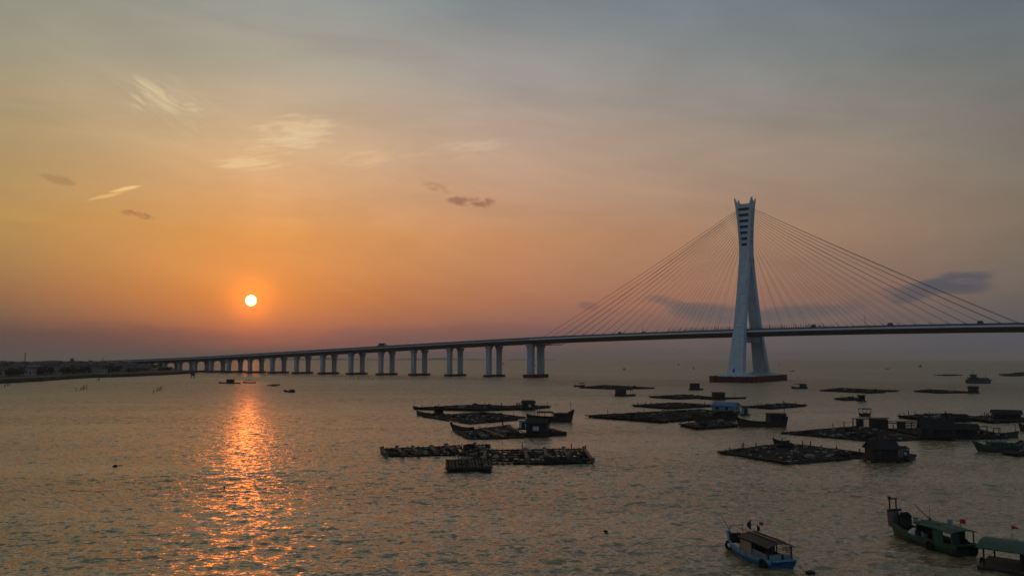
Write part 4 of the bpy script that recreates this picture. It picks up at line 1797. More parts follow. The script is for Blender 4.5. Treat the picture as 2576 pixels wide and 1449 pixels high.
stakes([(870 + i * 7.0 + (i * 37 % 5), 955 - (i % 3) * .8, 4.5 + i % 3, (i % 3 - 1) * .6) for i in range(14)], "stakes under the bridge piers", "thin stake standing in the shallows before the bridge piers")


def debris(px, py, w, h, label, arm=0):
    g = G((px, py))
    k = mpp(g)
    t = empty("drifting_float", g, .3, label, "float")
    b = MB()
    b.blob((0, 0, h * k * .35), w * k * .5, w * k * .4, h * k * .6, int(px))
    b.build("drum", M["rubber"], t)
    if arm:
        b = MB()
        b.beam((w * k * .3, 0, .15), (w * k * .5 + arm * k, .1, .2), .12)
        b.build("boom", M["wood"], t)


debris(289, 1174, 10, 6, "dark drum float with a short arm alone on the left waters", 12)
debris(564, 1228, 4, 6, "tiny dark float bobbing inside the sun path")
debris(1524, 1337.5, 13, 5, "dark float alone below the middle rafts")


def marker(px, py, h, label, w=4):
    g = G((px, py))
    k = mpp(g)
    t = empty("channel_buoy", g, 0, label, "buoy", "far channel buoys")
    b = MB()
    r = w * k * .5
    b.loft([[(r * math.cos(a) * f, r * math.sin(a) * f, z * h * k) for a in [i * math.pi / 4 for i in range(8)]] for f, z in ((1, -.1), (1, .25), (.3, .3), (.3, .7), (.7, .72), (.6, 1.0))])
    b.build("buoy_body", M["hulld"], t)
    b = MB()
    b.tube((0, 0, h * k), (0, 0, h * k * 1.3), .1 * r + .05, 5)
    b.build("topmark", M["hulld"], t)


marker(1570, 930, 4, "dark buoy like hut far off left of the pylon", 6)
marker(1706.5, 918, 4, "smaller dark buoy far off, nearest to the pylon on its left", 4)
marker(1744, 928, 5, "faint buoy halfway between the dark buoy and the pylon", 4)
marker(1267, 917, 4, "tiny buoy beyond the two rightmost approach piers", 3)
marker(1346, 922, 3, "tiny buoy seen between the columns of the last pier", 3)
marker(1960, 920, 3.5, "tiny buoy just right of the pylon", 3.5)
marker(2315, 923.5, 5, "square dark buoy far off on the right", 9)
sampan("tiny boat far off just right of the pylon", (1986, 934), (1998, 933.5), 1.8, .5, .6, .3)
sampan("tiny boat left of the square dark buoy on the right", (2226, 928), (2238, 927.5), 2.0, .6, .5, .3)

# left group of rafts -----------------------------------------------------
raft("long thin raft carrying the pale window hut, back of the left group", q(R2, (595, 808), (1250, 826), (1840, 806), (1230, 775)), 8, 6, .9, 11, .6, specks=14, heaps=8, posts=10)
raft("low finger raft running right from the window hut of the left group", q(R2, (1420, 806), (1700, 815), (1985, 790), (1650, 778)), 5, 3, .95, 12, .5, heaps=2, posts=2)
hut("dark hut with one pale window at the back of the left group", *[R2(1690, 0)[0], R2(1838, 0)[0]], R2(0, 803)[1], R2(0, 722)[1], -.35, panel=(.28, .22, .5), wins=1)
shelter("flat lean to roof on the left side of the pale window hut", R2(1640, 0)[0], R2(1715, 0)[0], R2(0, 790)[1], R2(0, 745)[1], -.2)
sampan("narrow dark boat tied to the left tip of the rearmost left raft", R2(595, 806), R2(760, 815), 1.7, .5, .6, .3, heap=1)
sampan("sampan with a tall pale bow left of the big net raft", R2(628, 872), R2(900, 890), 2.2, .75, .7, .3, mh="hullb", heap=2)
raft("big raft heaped with nets in the middle of the left group", q(R2, (700, 885), (1180, 955), (1800, 905), (1270, 842)), 8, 7, .8, 13, .24, specks=26, heaps=12, posts=12)
hut("hunched net shed on the left end of the big net raft", R2(800, 0)[0], R2(905, 0)[0], R2(0, 850)[1], R2(0, 785)[1], .3, roofm="net", wall="net", wins=0, door=False)
sampan("low workboat on the near edge of the big net raft", R2(1330, 945), R2(1545, 925), 1.6, .5, .4, .3)
junk("high sterned brown fishing boat with an awning at the right end of the left group", R2(1760, 935), R2(2205, 935), 5.2, 1.25, .8, 2.0, (.1, .42, .8, 1.4), awn=(.45, .78, .75, 1.9), mast=[(.02, 5.6), (.74, 3.3), (.85, 3.1)])
raft("raft with two pale poles lying across, front of the green prow boat", q(R2, (1035, 1045), (1180, 1110), (1700, 1095), (1560, 975)), 6, 6, .74, 14, .22, specks=22, heaps=6, posts=8, pole_u=None)


def long_pole(p, q_, label, z=1.0, r=.13):
    a, b_ = G(p, z), G(q_, z)
    m = MB()
    c = (a + b_) / 2
    m.tube(a - c, b_ - c, r, 6)
    o = m.build("bamboo_pole", M["tan"])
    o.location = c
    tag(o, label, "pole", "long poles lying on a raft")


long_pole(R2(1255, 990), R2(1515, 1085), "long pale pole lying across the raft left of the other pole")
long_pole(R2(1560, 985), R2(1740, 1050), "long pale pole lying across the raft next to the two storey house")
raft("pointed finger raft at the right of the two storey house", q(R2, (1860, 1058), (1960, 1075), (2140, 1068), (1960, 1025)), 4, 4, .95, 15, .55, heaps=2, posts=2)
junk("green prowed boat at the left end of the pole raft", R2(985, 1022), R2(1190, 1035), 2.0, .8, .9, .2, None, mh="hullg")
hut("two storey dark house with pale panels on the raft", R2(1730, 0)[0], R2(1990, 0)[0], R2(0, 1065)[1], R2(0, 918)[1], -.25, eave=.8, panel=(.0, .3, .35), wins=2, ratio=.75)
hut("pale boxy shed on the left of the two storey house", R2(1660, 0)[0], R2(1755, 0)[0], R2(0, 1000)[1], R2(0, 920)[1], -.3, roof="shed", wall="whitep", wins=0, z0=1.2, roofm="whitep")
sampan("dark barge hull under the two storey house", R2(1545, 1088), R2(1960, 1092), 2.6, .7, .3, .4, heap=2)
# nearest raft of the left group with open rectangular cells
raft("cell raft with timber rollers, the left arm nearest the sun path", q(R2, (268, 1212), (320, 1285), (1130, 1272), (1060, 1180)), 4, 15, .60, 16, .14, specks=10, heaps=2, posts=3, beamw=.22, pair=False, frame="net")
raft("cell raft in the middle of the nearest left group, around a leaning post", q(R2, (1110, 1180), (1095, 1348), (1335, 1345), (1370, 1168)), 6, 7, .62, 17, .14, specks=12, heaps=3, posts=2, beamw=.22, pair=False, frame="net")
raft("cell raft with timber rollers, the right arm of the nearest left group", q(R2, (1340, 1225), (1335, 1362), (2410, 1360), (2330, 1212)), 5, 19, .56, 18, .14, specks=20, heaps=4, posts=4, beamw=.22, pair=False, frame="net")
raft("solid boarded square raft in front of the cell rafts", q(R2, (948, 1356), (955, 1438), (1372, 1440), (1345, 1352)), 4, 6, 1.0, 19, .55, heaps=2, posts=3, solid=True)


def roller(p, q_, label, grp="timber rollers across the cell rafts"):
    a, b_ = G(p, .6), G(q_, .6)
    c = (a + b_) / 2
    t = empty("timber_roller", c, 0, label, "log", grp)
    m = MB()
    m.tube(a - c, b_ - c, .3, 8)
    m.build("log", M["woodl"], t)
    d = (b_ - a).normalized()
    for e in (a - c + d * .3, b_ - c - d * .3):
        m = MB()
        m.tube(e - Vector((0, 0, .35)), e + Vector((0, 0, .45)), .36, 8)
        m.build("end_block", M["woodl"], t)


for nm, pp, qq in (("leftmost end", (272, 1210), (325, 1272)), ("second from the left end", (425, 1200), (490, 1262)), ("third from the left end", (585, 1200), (650, 1255)), ("fourth from the left end", (775, 1192), (835, 1250)), ("fifth from the left end", (925, 1178), (1010, 1230))):
    roller(R2(*pp), R2(*qq), "pale timber roller across the left arm of the cell rafts, " + nm)
for nm, pp, qq in (("by the middle raft", (1215, 1168), (1310, 1218)), ("upright beside the boarded raft", (1325, 1230), (1315, 1330)), ("left of the green skiff", (1730, 1222), (1755, 1330)), ("above the green skiff bow", (1928, 1215), (1950, 1300)), ("second from the right end", (2120, 1210), (2175, 1295)), ("at the right end", (2328, 1208), (2420, 1330))):
    roller(R2(*pp), R2(*qq), "pale timber roller across the right cell raft, " + nm)
sampan("dark green skiff moored at the near edge of the right cell raft", R2(1925, 1345), R2(2320, 1365), 2.0, .6, .4, .25, mh="hullg", mg="hulld", heap=1)

# middle rafts ------------------------------------------------------------
sampan("little boat with a flat canopy at the left tip of the far middle raft", R3(165, 582), R3(270, 578), 1.8, .6, .5, .3, canopy=(.05, .45, .8, 1.7), mast=(.85, 2.2))
raft("thin raft farthest back in the middle, with a canopy boat at its left tip", q(R3, (220, 592), (560, 607), (985, 599), (480, 571)), 8, 6, .95, 21, .55, heaps=6, posts=6)
sampan("flat platform boat carrying a square cabin with a porch", R3(790, 675), R3(585, 677), 3.4, .6, .3, .3, cab=(.05, .5, .9, 3.0), canopy=(.5, .8, .8, 2.6), name="houseboat")
sampan("small square hut boat left of the pylon base", R3(1480, 612), R3(1345, 616), 3.2, .55, .2, .2, cab=(.12, .62, .9, 3.4), name="houseboat", roofm="felt")
sampan("dark round topped boat right of the pylon base", R3(2378, 600), R3(2540, 602), 3.6, .8, .5, .4, cab=(.05, .5, .9, 2.2), canopy=(.5, .85, .85, 2.1), wallm="hulld", name="houseboat")
raft("lens shaped raft left of a dark hut, second row of the middle", q(R3, (932, 688), (1230, 707), (1560, 694), (1260, 670)), 7, 6, .95, 22, .5, specks=8, heaps=5, posts=5)
hut("dark boxy hut on the barge below the pylon", R3(1563, 0)[0], R3(1705, 0)[0], R3(0, 703)[1], R3(0, 640)[1], .25, roof="shed", wins=2)
sampan("flat dark barge under the boxy hut below the pylon", R3(1912, 703), R3(1455, 708), 4.5, .55, .15, .15, mast=(.75, 2.6), name="flat_barge")
raft("lens shaped raft left of the blue roofed house, third row", q(R3, (765, 778), (1130, 806), (1600, 780), (1190, 752)), 8, 7, .95, 23, .5, specks=10, heaps=6, posts=6)
raft("thin raft stretching right from behind the blue roofed house", q(R3, (1930, 790), (2170, 806), (2525, 776), (2300, 760)), 7, 5, .95, 24, .5, specks=6, heaps=5, posts=5)
raft("long dark wedge raft leading to the blue roofed house", q(R3, (292, 888), (1060, 945), (1830, 870), (1440, 822)), 12, 9, .96, 25, .55, specks=22, heaps=14, posts=14)
hut("blue roofed house with faded blue walls", R3(1565, 0)[0], R3(1858, 0)[0], R3(0, 838)[1], R3(0, 745)[1], -.35, wall="bluewall", roofm="blueroof", wins=2, eave=.68, ratio=.8)
hut("narrow grey lean to right of the blue roofed house", R3(1862, 0)[0], R3(1948, 0)[0], R3(0, 857)[1], R3(0, 780)[1], -.2, roof="shed", wall="bluewall", wins=0)
sampan("pale edged skiff at the near edge of the long wedge raft", R3(955, 945), R3(1105, 942), 1.7, .6, .3, .3, mg="foam")
junk("brown fishing boat with a cabin before the blue roofed house", R3(1385, 935), R3(1790, 925), 4.2, 1.1, 1.2, 1.0, (.08, .42, .85, 2.2), awn=(.43, .62, .8, 2.0))
raft("low raft in front of the brown cabin boat", q(R3, (1248, 975), (1420, 1012), (1830, 985), (1640, 935)), 7, 6, .93, 26, .5, specks=10, heaps=6, posts=5)
junk("brown fishing boat with a high boxy stern and a mast", R3(1830, 985), R3(2310, 985), 4.6, 1.15, 1.4, 1.5, (.02, .36, .9, 2.4), mast=[(.0, 7.0), (.86, 3.4)])

# right hand rafts -----------------------------------------------------------
raft("thin raft just right of the pylon, with a stepped right end", q(R4, (502, 622), (870, 640), (1300, 628), (700, 600)), 8, 6, .95, 31, .5, specks=8, heaps=6, posts=6)
raft("short stub raft under the right part of the stepped raft", q(R4, (890, 640), (1000, 648), (1170, 640), (1030, 630)), 4, 3, .95, 32, .4, heaps=2, posts=1)
raft("small raft leading left from the square framed hut", q(R4, (650, 708), (760, 720), (930, 716), (800, 692)), 5, 4, .95, 33, .5, heaps=3, posts=4)
hut("small square framed hut on the right of a short raft", R4(885, 0)[0], R4(965, 0)[0], R4(0, 722)[1], R4(0, 667)[1], .15, roof="shed", wins=1, open_front=True)
raft("thin raft leading left from the hut under the grey ship", q(R4, (1460, 630), (1700, 647), (2050, 642), (1620, 616)), 8, 4, .95, 34, .5, heaps=4, posts=4)
hut("dark square hut below the grey ship", R4(2010, 0)[0], R4(2115, 0)[0], R4(0, 640)[1], R4(0, 577)[1], -.2, roof="gable", wins=1, eave=.8)
raft("very thin raft far off left of the grey ship", q(R4, (1665, 465), (1800, 470), (1950, 465), (1800, 460)), 5, 3, .95, 35, .5, heaps=3, posts=3)
raft("thin raft far off at the right edge, front strip", q(R4, (2322, 468), (2450, 475), (2640, 468), (2480, 461)), 5, 3, .95, 36, .5, heaps=2, posts=3)
raft("thin raft far off at the right edge, middle strip", q(R4, (2322, 455), (2450, 459), (2640, 453), (2480, 448)), 5, 3, .95, 37, .5, heaps=2, posts=3)
raft("thin raft far off at the right edge, rear strip", q(R4, (2480, 440), (2560, 444), (2680, 440), (2600, 435)), 4, 3, .95, 38, .5, heaps=2, posts=2)


def cargo_ship():
    t, L = boat_root("coastal_ship", R4(2238, 546), R4(1995, 546), "grey coastal ship with a tall wheelhouse aft, far right", "ship")
    H = Hull(L, L * .24, 1.7, 1.1, .7, .8, 1.5, 2.0, .5, 3)
    H.make(t, M["ship"], M["hulld"], M["ship"])
    x0, x1, w, zb = cabin(t, H, .08, .5, .85, 2.9, M["ship"], M["ship"], nwin=4, name="deckhouse")
    b = MB()
    b.loft([chamf(x0 + L * .2, 0, zb + 3.05, L * .12, w * .7, .3), chamf(x0 + L * .2, 0, zb + 4.9, L * .11, w * .68, .3)])
    wh = b.build("wheelhouse", M["ship"], t)
    b = MB()
    b.box(x0 + L * .2, 0, zb + 5.0, L * .27, w * 1.7, .25)
    b.build("wheelhouse_roof", M["ship"], wh)
    for i in range(4):
        b = MB()
        b.box(x0 + L * (.12 + .055 * i), -w * .7 - .02, zb + 4.1, L * .04, .12, .8)
        b.build("window", M["glass"], wh)
    b = MB()
    b.tube((x0 + L * .2, 0, zb + 5.0), (x0 + L * .2, 0, zb + 8), .18, 6, .1)
    b.beam((x0 + L * .2, -1.2, zb + 7.0), (x0 + L * .2, 1.2, zb + 7.0), .12)
    b.build("mast", M["ship"], t)
    b = MB()
    b.tube((L * .3, 0, 1.5), (L * .3, 0, 6.8), .18, 6, .1)
    b.build("foremast", M["ship"], t)
    b = MB()
    b.loft([chamf(L * .25, 0, 1.6, L * .16, w * .8, .3), chamf(L * .25, 0, 3.9, L * .15, w * .78, .3)])
    b.build("cargo_hold", M["ship"], t)


cargo_ship()
sampan("small round canopy boat above the big right raft", R4(1015, 878), R4(915, 880), 2.2, .6, .3, .3, canopy=(.05, .85, .9, 1.9), wallm="hulld", heap=2, roofm="felt")
raft("dark raft at the back of the right group, leading to the barn like house", q(R4, (1300, 893), (1720, 940), (2200, 920), (1780, 868)), 9, 7, .95, 41, .6, specks=16, heaps=10, posts=10)
raft("rubble strewn raft under the barn like house at the right edge", q(R4, (1960, 905), (2250, 950), (2640, 930), (2380, 880)), 7, 5, .95, 42, .6, specks=14, heaps=8, posts=6)
sampan("dark covered boat on the near side of the raft before the barn like house", R4(1790, 938), R4(2010, 935), 2.6, .8, .4, .4, cab=(.15, .75, .8, 1.5), wallm="hulld", heap=0)
hut("barn like dark house at the right edge", R4(2262, 0)[0], R4(2535, 0)[0], R4(0, 912)[1], R4(0, 820)[1], .12, wins=1, eave=.64, ratio=.55, over=.5)


def chimney_post(px0, px1, yb, yt, label):
    g = G(((px0 + px1) / 2, yb), .5)
    k = mpp(g)
    t = empty("stove_drum", g, 0, label, "drum")
    b = MB()
    b.tube((0, 0, 0), (0, 0, (yb - yt) * k), (px1 - px0) * k / 2, 10)
    b.build("drum_body", M["hulld"], t)
    b = MB()
    b.tube((0, 0, (yb - yt) * k), (0, 0, (yb - yt) * k + .08), (px1 - px0) * k / 2 * 1.1, 10)
    b.build("lid", M["wood"], t)


chimney_post(R4(2209, 0)[0], R4(2220, 0)[0], R4(0, 890)[1], R4(0, 853)[1], "tall dark drum left of the barn like house")
chimney_post(R4(2243, 0)[0], R4(2262, 0)[0], R4(0, 892)[1], R4(0, 866)[1], "short wide drum against the barn like house")
raft("biggest raft of the right group, with several huts along its back", q(R4, (122, 1052), (1080, 1135), (1560, 1112), (880, 985)), 12, 9, .74, 43, .2, specks=34, heaps=16, posts=16)
raft("dark raft under the two big houses of the right group", q(R4, (1200, 1030), (1620, 1110), (2420, 1105), (1980, 1010)), 9, 8, .97, 44, .6, specks=12, heaps=8, posts=6)
shelter("flat roofed open porch at the left of the middle hut, right group", R4(842, 0)[0], R4(1005, 0)[0], R4(0, 985)[1], R4(0, 910)[1], .1, .5, "felt", .03)
hut("narrow dark booth under the open porch roof", R4(872, 0)[0], R4(945, 0)[0], R4(0, 988)[1], R4(0, 915)[1], .1, roof="shed", wins=0, over=.05)
hut("middle hut with a sloping roof on the biggest raft", R4(1000, 0)[0], R4(1198, 0)[0], R4(0, 1005)[1], R4(0, 897)[1], .12, roof="shedf", wins=1, ratio=.6)
shelter("thin wire shelter frame right of the middle hut", R4(1195, 0)[0], R4(1292, 0)[0], R4(0, 1005)[1], R4(0, 936)[1], .1, .5, "felt", .02, rails=1)
hut("small dark box booth between the two frames", R4(1285, 0)[0], R4(1372, 0)[0], R4(0, 1008)[1], R4(0, 940)[1], .1, roof="shed", wins=0, over=.1)
shelter("bare scaffold rack of rails left of the biggest house", R4(1375, 0)[0], R4(1530, 0)[0], R4(0, 1005)[1], R4(0, 935)[1], .08, .4, "felt", .02, rails=4, roof=False)
hut("biggest dark house of the right group, broad hipped roof", R4(1520, 0)[0], R4(1845, 0)[0], R4(0, 1098)[1], R4(0, 918)[1], .15, wins=1, eave=.55, ratio=.6, over=.5)
hut("low gabled house right of the biggest house", R4(1850, 0)[0], R4(2105, 0)[0], R4(0, 1085)[1], R4(0, 963)[1], .2, wins=1, eave=.66, ratio=.6, over=.5)
shelter("sagging tarpaulin awning right of the low gabled house", R4(2090, 0)[0], R4(2312, 0)[0], R4(0, 1070)[1], R4(0, 988)[1], .1, .5, "canopy", .35, slope=-.6)
sampan("long low green boat under the sagging awning", R4(2520, 1095), R4(2240, 1098), 2.0, .9, .5, .2, mh="hullg", mast=(.9, 2.2))


def green_trawler():
    t, L = boat_root("green_workboat", R4(2085, 1235), R4(2410, 1240), "green workboat with a high flared bow near the right edge", "boat")
    H = Hull(L, 2.9, 1.0, 1.1, .5, .75, .6, 1.3, .5)
    H.make(t, M["hullg"], M["green"], M["deckm"], stripe=M["green"])
    cabin(t, H, .12, .62, .8, 1.3, M["green"], M["greenroof"], nwin=3)
    b = MB()
    b.tube((-L * .48, 0, .8), (-L * .48, 0, 3.6), .06, 6)
    b.build("mast", M["steel"], t)


green_trawler()
sampan("second green boat with a white curved rail, stern to the right edge", R4(2370, 1215), R4(2555, 1215), 2.4, .9, .5, .8, mh="hullg", mg="foam", heap=2)
raft("low dark raft behind the green workboat at the right edge", q(R4, (2360, 1255), (2500, 1285), (2700, 1262), (2540, 1235)), 5, 4, .95, 45, .4, heaps=4, posts=2)
sampan("dark boat cut off by the right edge above the green boats", R4(2530, 1030), R4(2700, 1035), 2.8, 1.2, 1.0, .5, mh="hulld", cab=(.2, .6, .8, 1.2))
raft("broad diamond raft with small open cells, nearest of the right group", q(R3, (1650, 1248), (2330, 1360), (3300, 1285), (2300, 1160)), 11, 10, .68, 46, .2, specks=40, heaps=16, posts=14, beamw=.4)
sampan("narrow boat on the far left corner of the diamond raft", R4(30, 1165), R4(190, 1172), 1.6, .7, .6, .2, mast=(.95, 1.6))
hut("plank house with a gabled roof at the right end of the diamond raft", R4(960, 0)[0], R4(1302, 0)[0], R4(0, 1322)[1], R4(0, 1150)[1], .45, wins=2, eave=.66, ratio=.7, over=.35)
hut("narrow outhouse with a pale blue window, right of the plank house", R4(1312, 0)[0], R4(1392, 0)[0], R4(0, 1308)[1], R4(0, 1196)[1], .3, roof="shed", wall="grey", wins=0, panel=(.1, .4, .3), over=.1)
raft("small boarded landing right of the narrow outhouse", q(R4, (1310, 1315), (1370, 1335), (1455, 1305), (1400, 1290)), 2, 3, 1.0, 47, .5, heaps=0, posts=2, solid=True)
for i, (x, y) in enumerate(((345, 1195), (515, 1205), (570, 1240), (262, 1225))):
    g = G(R4(x, y), .75)
    b = MB()
    b.tube((0, 0, -.3), (0, 0, .45), .2, 10, .18)
    b.tube((0, 0, .45), (0, 0, .6), .08, 8)
    o = b.build("pale_canister", M["foam"])
    o.location = g
    tag(o, "pale canister standing on the diamond raft, " + ("farthest of four", "nearest the plank house", "lowest on the right", "leftmost of four")[i], "canister", "pale canisters on a raft")


# ------------------------------------------------------------------ near boats
def blue_boat():
    bow, st = R6(185, 905), R6(1165, 1330)
    t, L = boat_root("blue_fishing_boat", bow, st, "blue fishing boat with a brown canopy, stern towards us, bottom right", "boat")
    H = Hull(L, 2.9, .62, .75, .12, .86, .45, 1.0, .42, 2.4)
    H.make(t, M["bluep"], M["bluel"], M["deckm"], stripe=M["bluel"])
    x0, x1, w, zb = cabin(t, H, .05, .56, .8, 1.62, M["wood"], M["canopy"], over=.22, camber=.34, open_sides=True)
    # side boards and panels under the canopy
    b = MB()
    b.box(x0 + (x1 - x0) * .78, w + .02, zb + .72, (x1 - x0) * .40, .06, 1.45)
    b.build("side_boards", M["tan"], t)
    b = MB()
    b.box(x0 + (x1 - x0) * .78, -w - .02, zb + .55, (x1 - x0) * .40, .06, 1.1)
    b.build("side_boards", M["tan"], t)
    b = MB()
    b.box(x0 + .02, w * .42, zb + .48, .06, w * 1.05, 1.0)
    b.build("stern_panel", M["bluewall"], t)
    b = MB()
    b.box(x0 + (x1 - x0) * .28, w + .02, zb + .5, (x1 - x0) * .52, .06, 1.0)
    b.build("side_panel", M["grey"], t)
    b = MB()
    b.box(x0 + .0, -w * .62, zb + .42, .06, w * .62, .9)
    b.build("stern_board", M["grey"], t)
    b = MB()
    b.box(x0 + .06, w * .55, zb + .25, .08, w * .45, .52)
    b.build("stern_hatch", M["whitep"], t)
    b = MB()
    b.box(x1 - .1, 0, zb + .75, .06, w * 1.7, 1.4)
    b.build("front_bulkhead", M["hulld"], t)
    for k in range(5):      # rail lattice on the open quarter
        b = MB()
        z = zb + .95 + .14 * k
        b.beam((x0, -w, z), (x0 + 1.6, -w, z + .02), .035)
        b.beam((x0, -w * .95, z), (x0, w * .1, z), .035)
        b.build("rail", M["wood"], t)
    b = MB()
    b.box(x0 + .9, -.1, zb + .35, .9, .7, .7)
    b.tube((x0 + .9, -.1, zb + .7), (x0 + .9, -.1, zb + 1.0), .16, 8)
    b.build("engine_box", M["hulld"], t)
    for k, (x, y, r, hh, mm) in enumerate(((L * .02, .8, .2, .5, "barrel"), (L * .05, -.8, .22, .55, "rubber"), (L * .27, -.5, .18, .35, "foamp"), (x0 + .35, -.9, .2, .5, "foamp"), (x0 + .3, .15, .17, .4, "barrel"))):
        b = MB()
        b.tube((x, y, H.deckz(.5) + .02), (x, y, H.deckz(.5) + hh), r, 9, r * .92)
        b.build("bucket", M[mm], t)
    for x, y, r in ((L * .17, -.75, .34), (L * .29, .35, .3), (x0 + .8, .7, .3)):
        b = MB()
        for z in (0, .09, .18):
            b.torus((x, y, H.deckz(.6) + .1 + z), (0, .1, 1), r - z * .3, .06, 12, 5)
        b.build("rope_coil", M["tan"], t)
    for y in (-.45, .45):
        b = MB()
        b.beam((x0 - .1, y, zb + 2.0), (x1 + .2, y * .6, zb + 2.02), .06)
        b.build("roof_batten", M["wood"], t)
    b = MB()
    b.beam((x0 + .2, .2, zb + 2.06), (x1 + 1.4, .55, zb + 2.12), .07)
    b.build("stowed_pole", M["tan"], t)
    # tarp heap in the bows, sacks on the fore deck
    b = MB()
    b.blob((L * .33, .1, H.sheer(.83) + .05), 1.0, .75, .55, 5, 12, 7, .18)
    b.build("tarp_heap", M["net"], t)
    for x, y, z, r, sd in ((L * .20, .55, .62, .36, 1), (L * .14, .75, .60, .32, 2), (L * .24, .75, .66, .3, 3), (L * .12, .2, .55, .3, 8)):
        b = MB()
        b.blob((x, y, z), r * 1.2, r, r * .8, sd, 10, 6, .15)
        b.build("sack", M["white_cloth"], t)
    b = MB()
    b.blob((L * .07, .95, .55), .5, .25, .22, 4, 10, 6, .2)
    b.build("net_heap", M["canopy"], t)
    tyre(t, (H.X(.88, .2), H.hb(.88) + .12, .42), (-.35, 1, 0))
    tyre(t, (H.X(.10, .2), H.hb(.10) + .13, .34), (0, 1, 0), .36, .13)
    tyre(t, (H.X(.45, .2), -H.hb(.45) - .12, .34), (0, 1, 0))
    b = MB()
    b.beam((L * .42, .1, 1.2), (L * .50, .9, 3.0), .05)
    b.build("bow_spar", M["steel"], t)
    b = MB()
    for y in (-.7, .7):
        b.beam((L * .36, y, 1.0), (L * .36, y, 2.2), .05)
    b.beam((L * .36, -.7, 2.2), (L * .36, .7, 2.2), .05)
    b.build("bow_frame", M["steel"], t)
    rz = -t.rotation_euler.z
    flag(t, (L * .17, -.55, .5), 2.55, .34, 1.0, M["blackflag"], rz + 2.9, tri=True)
    flag(t, (L * .13, -1.0, .5), 2.2, .22, .9, M["blackflag"], rz + .3, tri=True)
    flag(t, (x1 - .6, -.5, zb + 1.9), 1.05, .32, .30, M["red"], rz + .1)
    b = MB()
    b.beam((x0 + .3, -w, zb + 1.6), (x0 + .1, -w, zb + 2.5), .03)
    b.build("antenna", M["steel"], t)
    return t


blue_boat()


def mooring_float():
    g = G(R6(1660, 1425))
    t = empty("mooring_box", g, .2, "dark square mooring float astern of the blue boat", "float")
    b = MB()
    b.box(0, 0, .08, .62, .5, .44, .2)
    b.build("block", M["hulld"], t)
    b = MB()
    b.torus((0, 0, .32), (0, 0, 1), .2, .04)
    b.build("ring", M["steel"], t)
    a = G(R6(1455, 1255), .55)
    pts = [a.lerp(g + Vector((0, 0, .3)), i / 8) - Vector((0, 0, .28 * math.sin(math.pi * i / 8))) for i in range(9)]
    b = MB()
    for i in range(8):
        b.tube(pts[i] - a, pts[i + 1] - a, .03, 5)
    o = b.build("mooring_rope", M["wood"])
    o.location = a
    tag(o, "slack rope from the blue boat stern to its mooring float", "rope")


mooring_float()


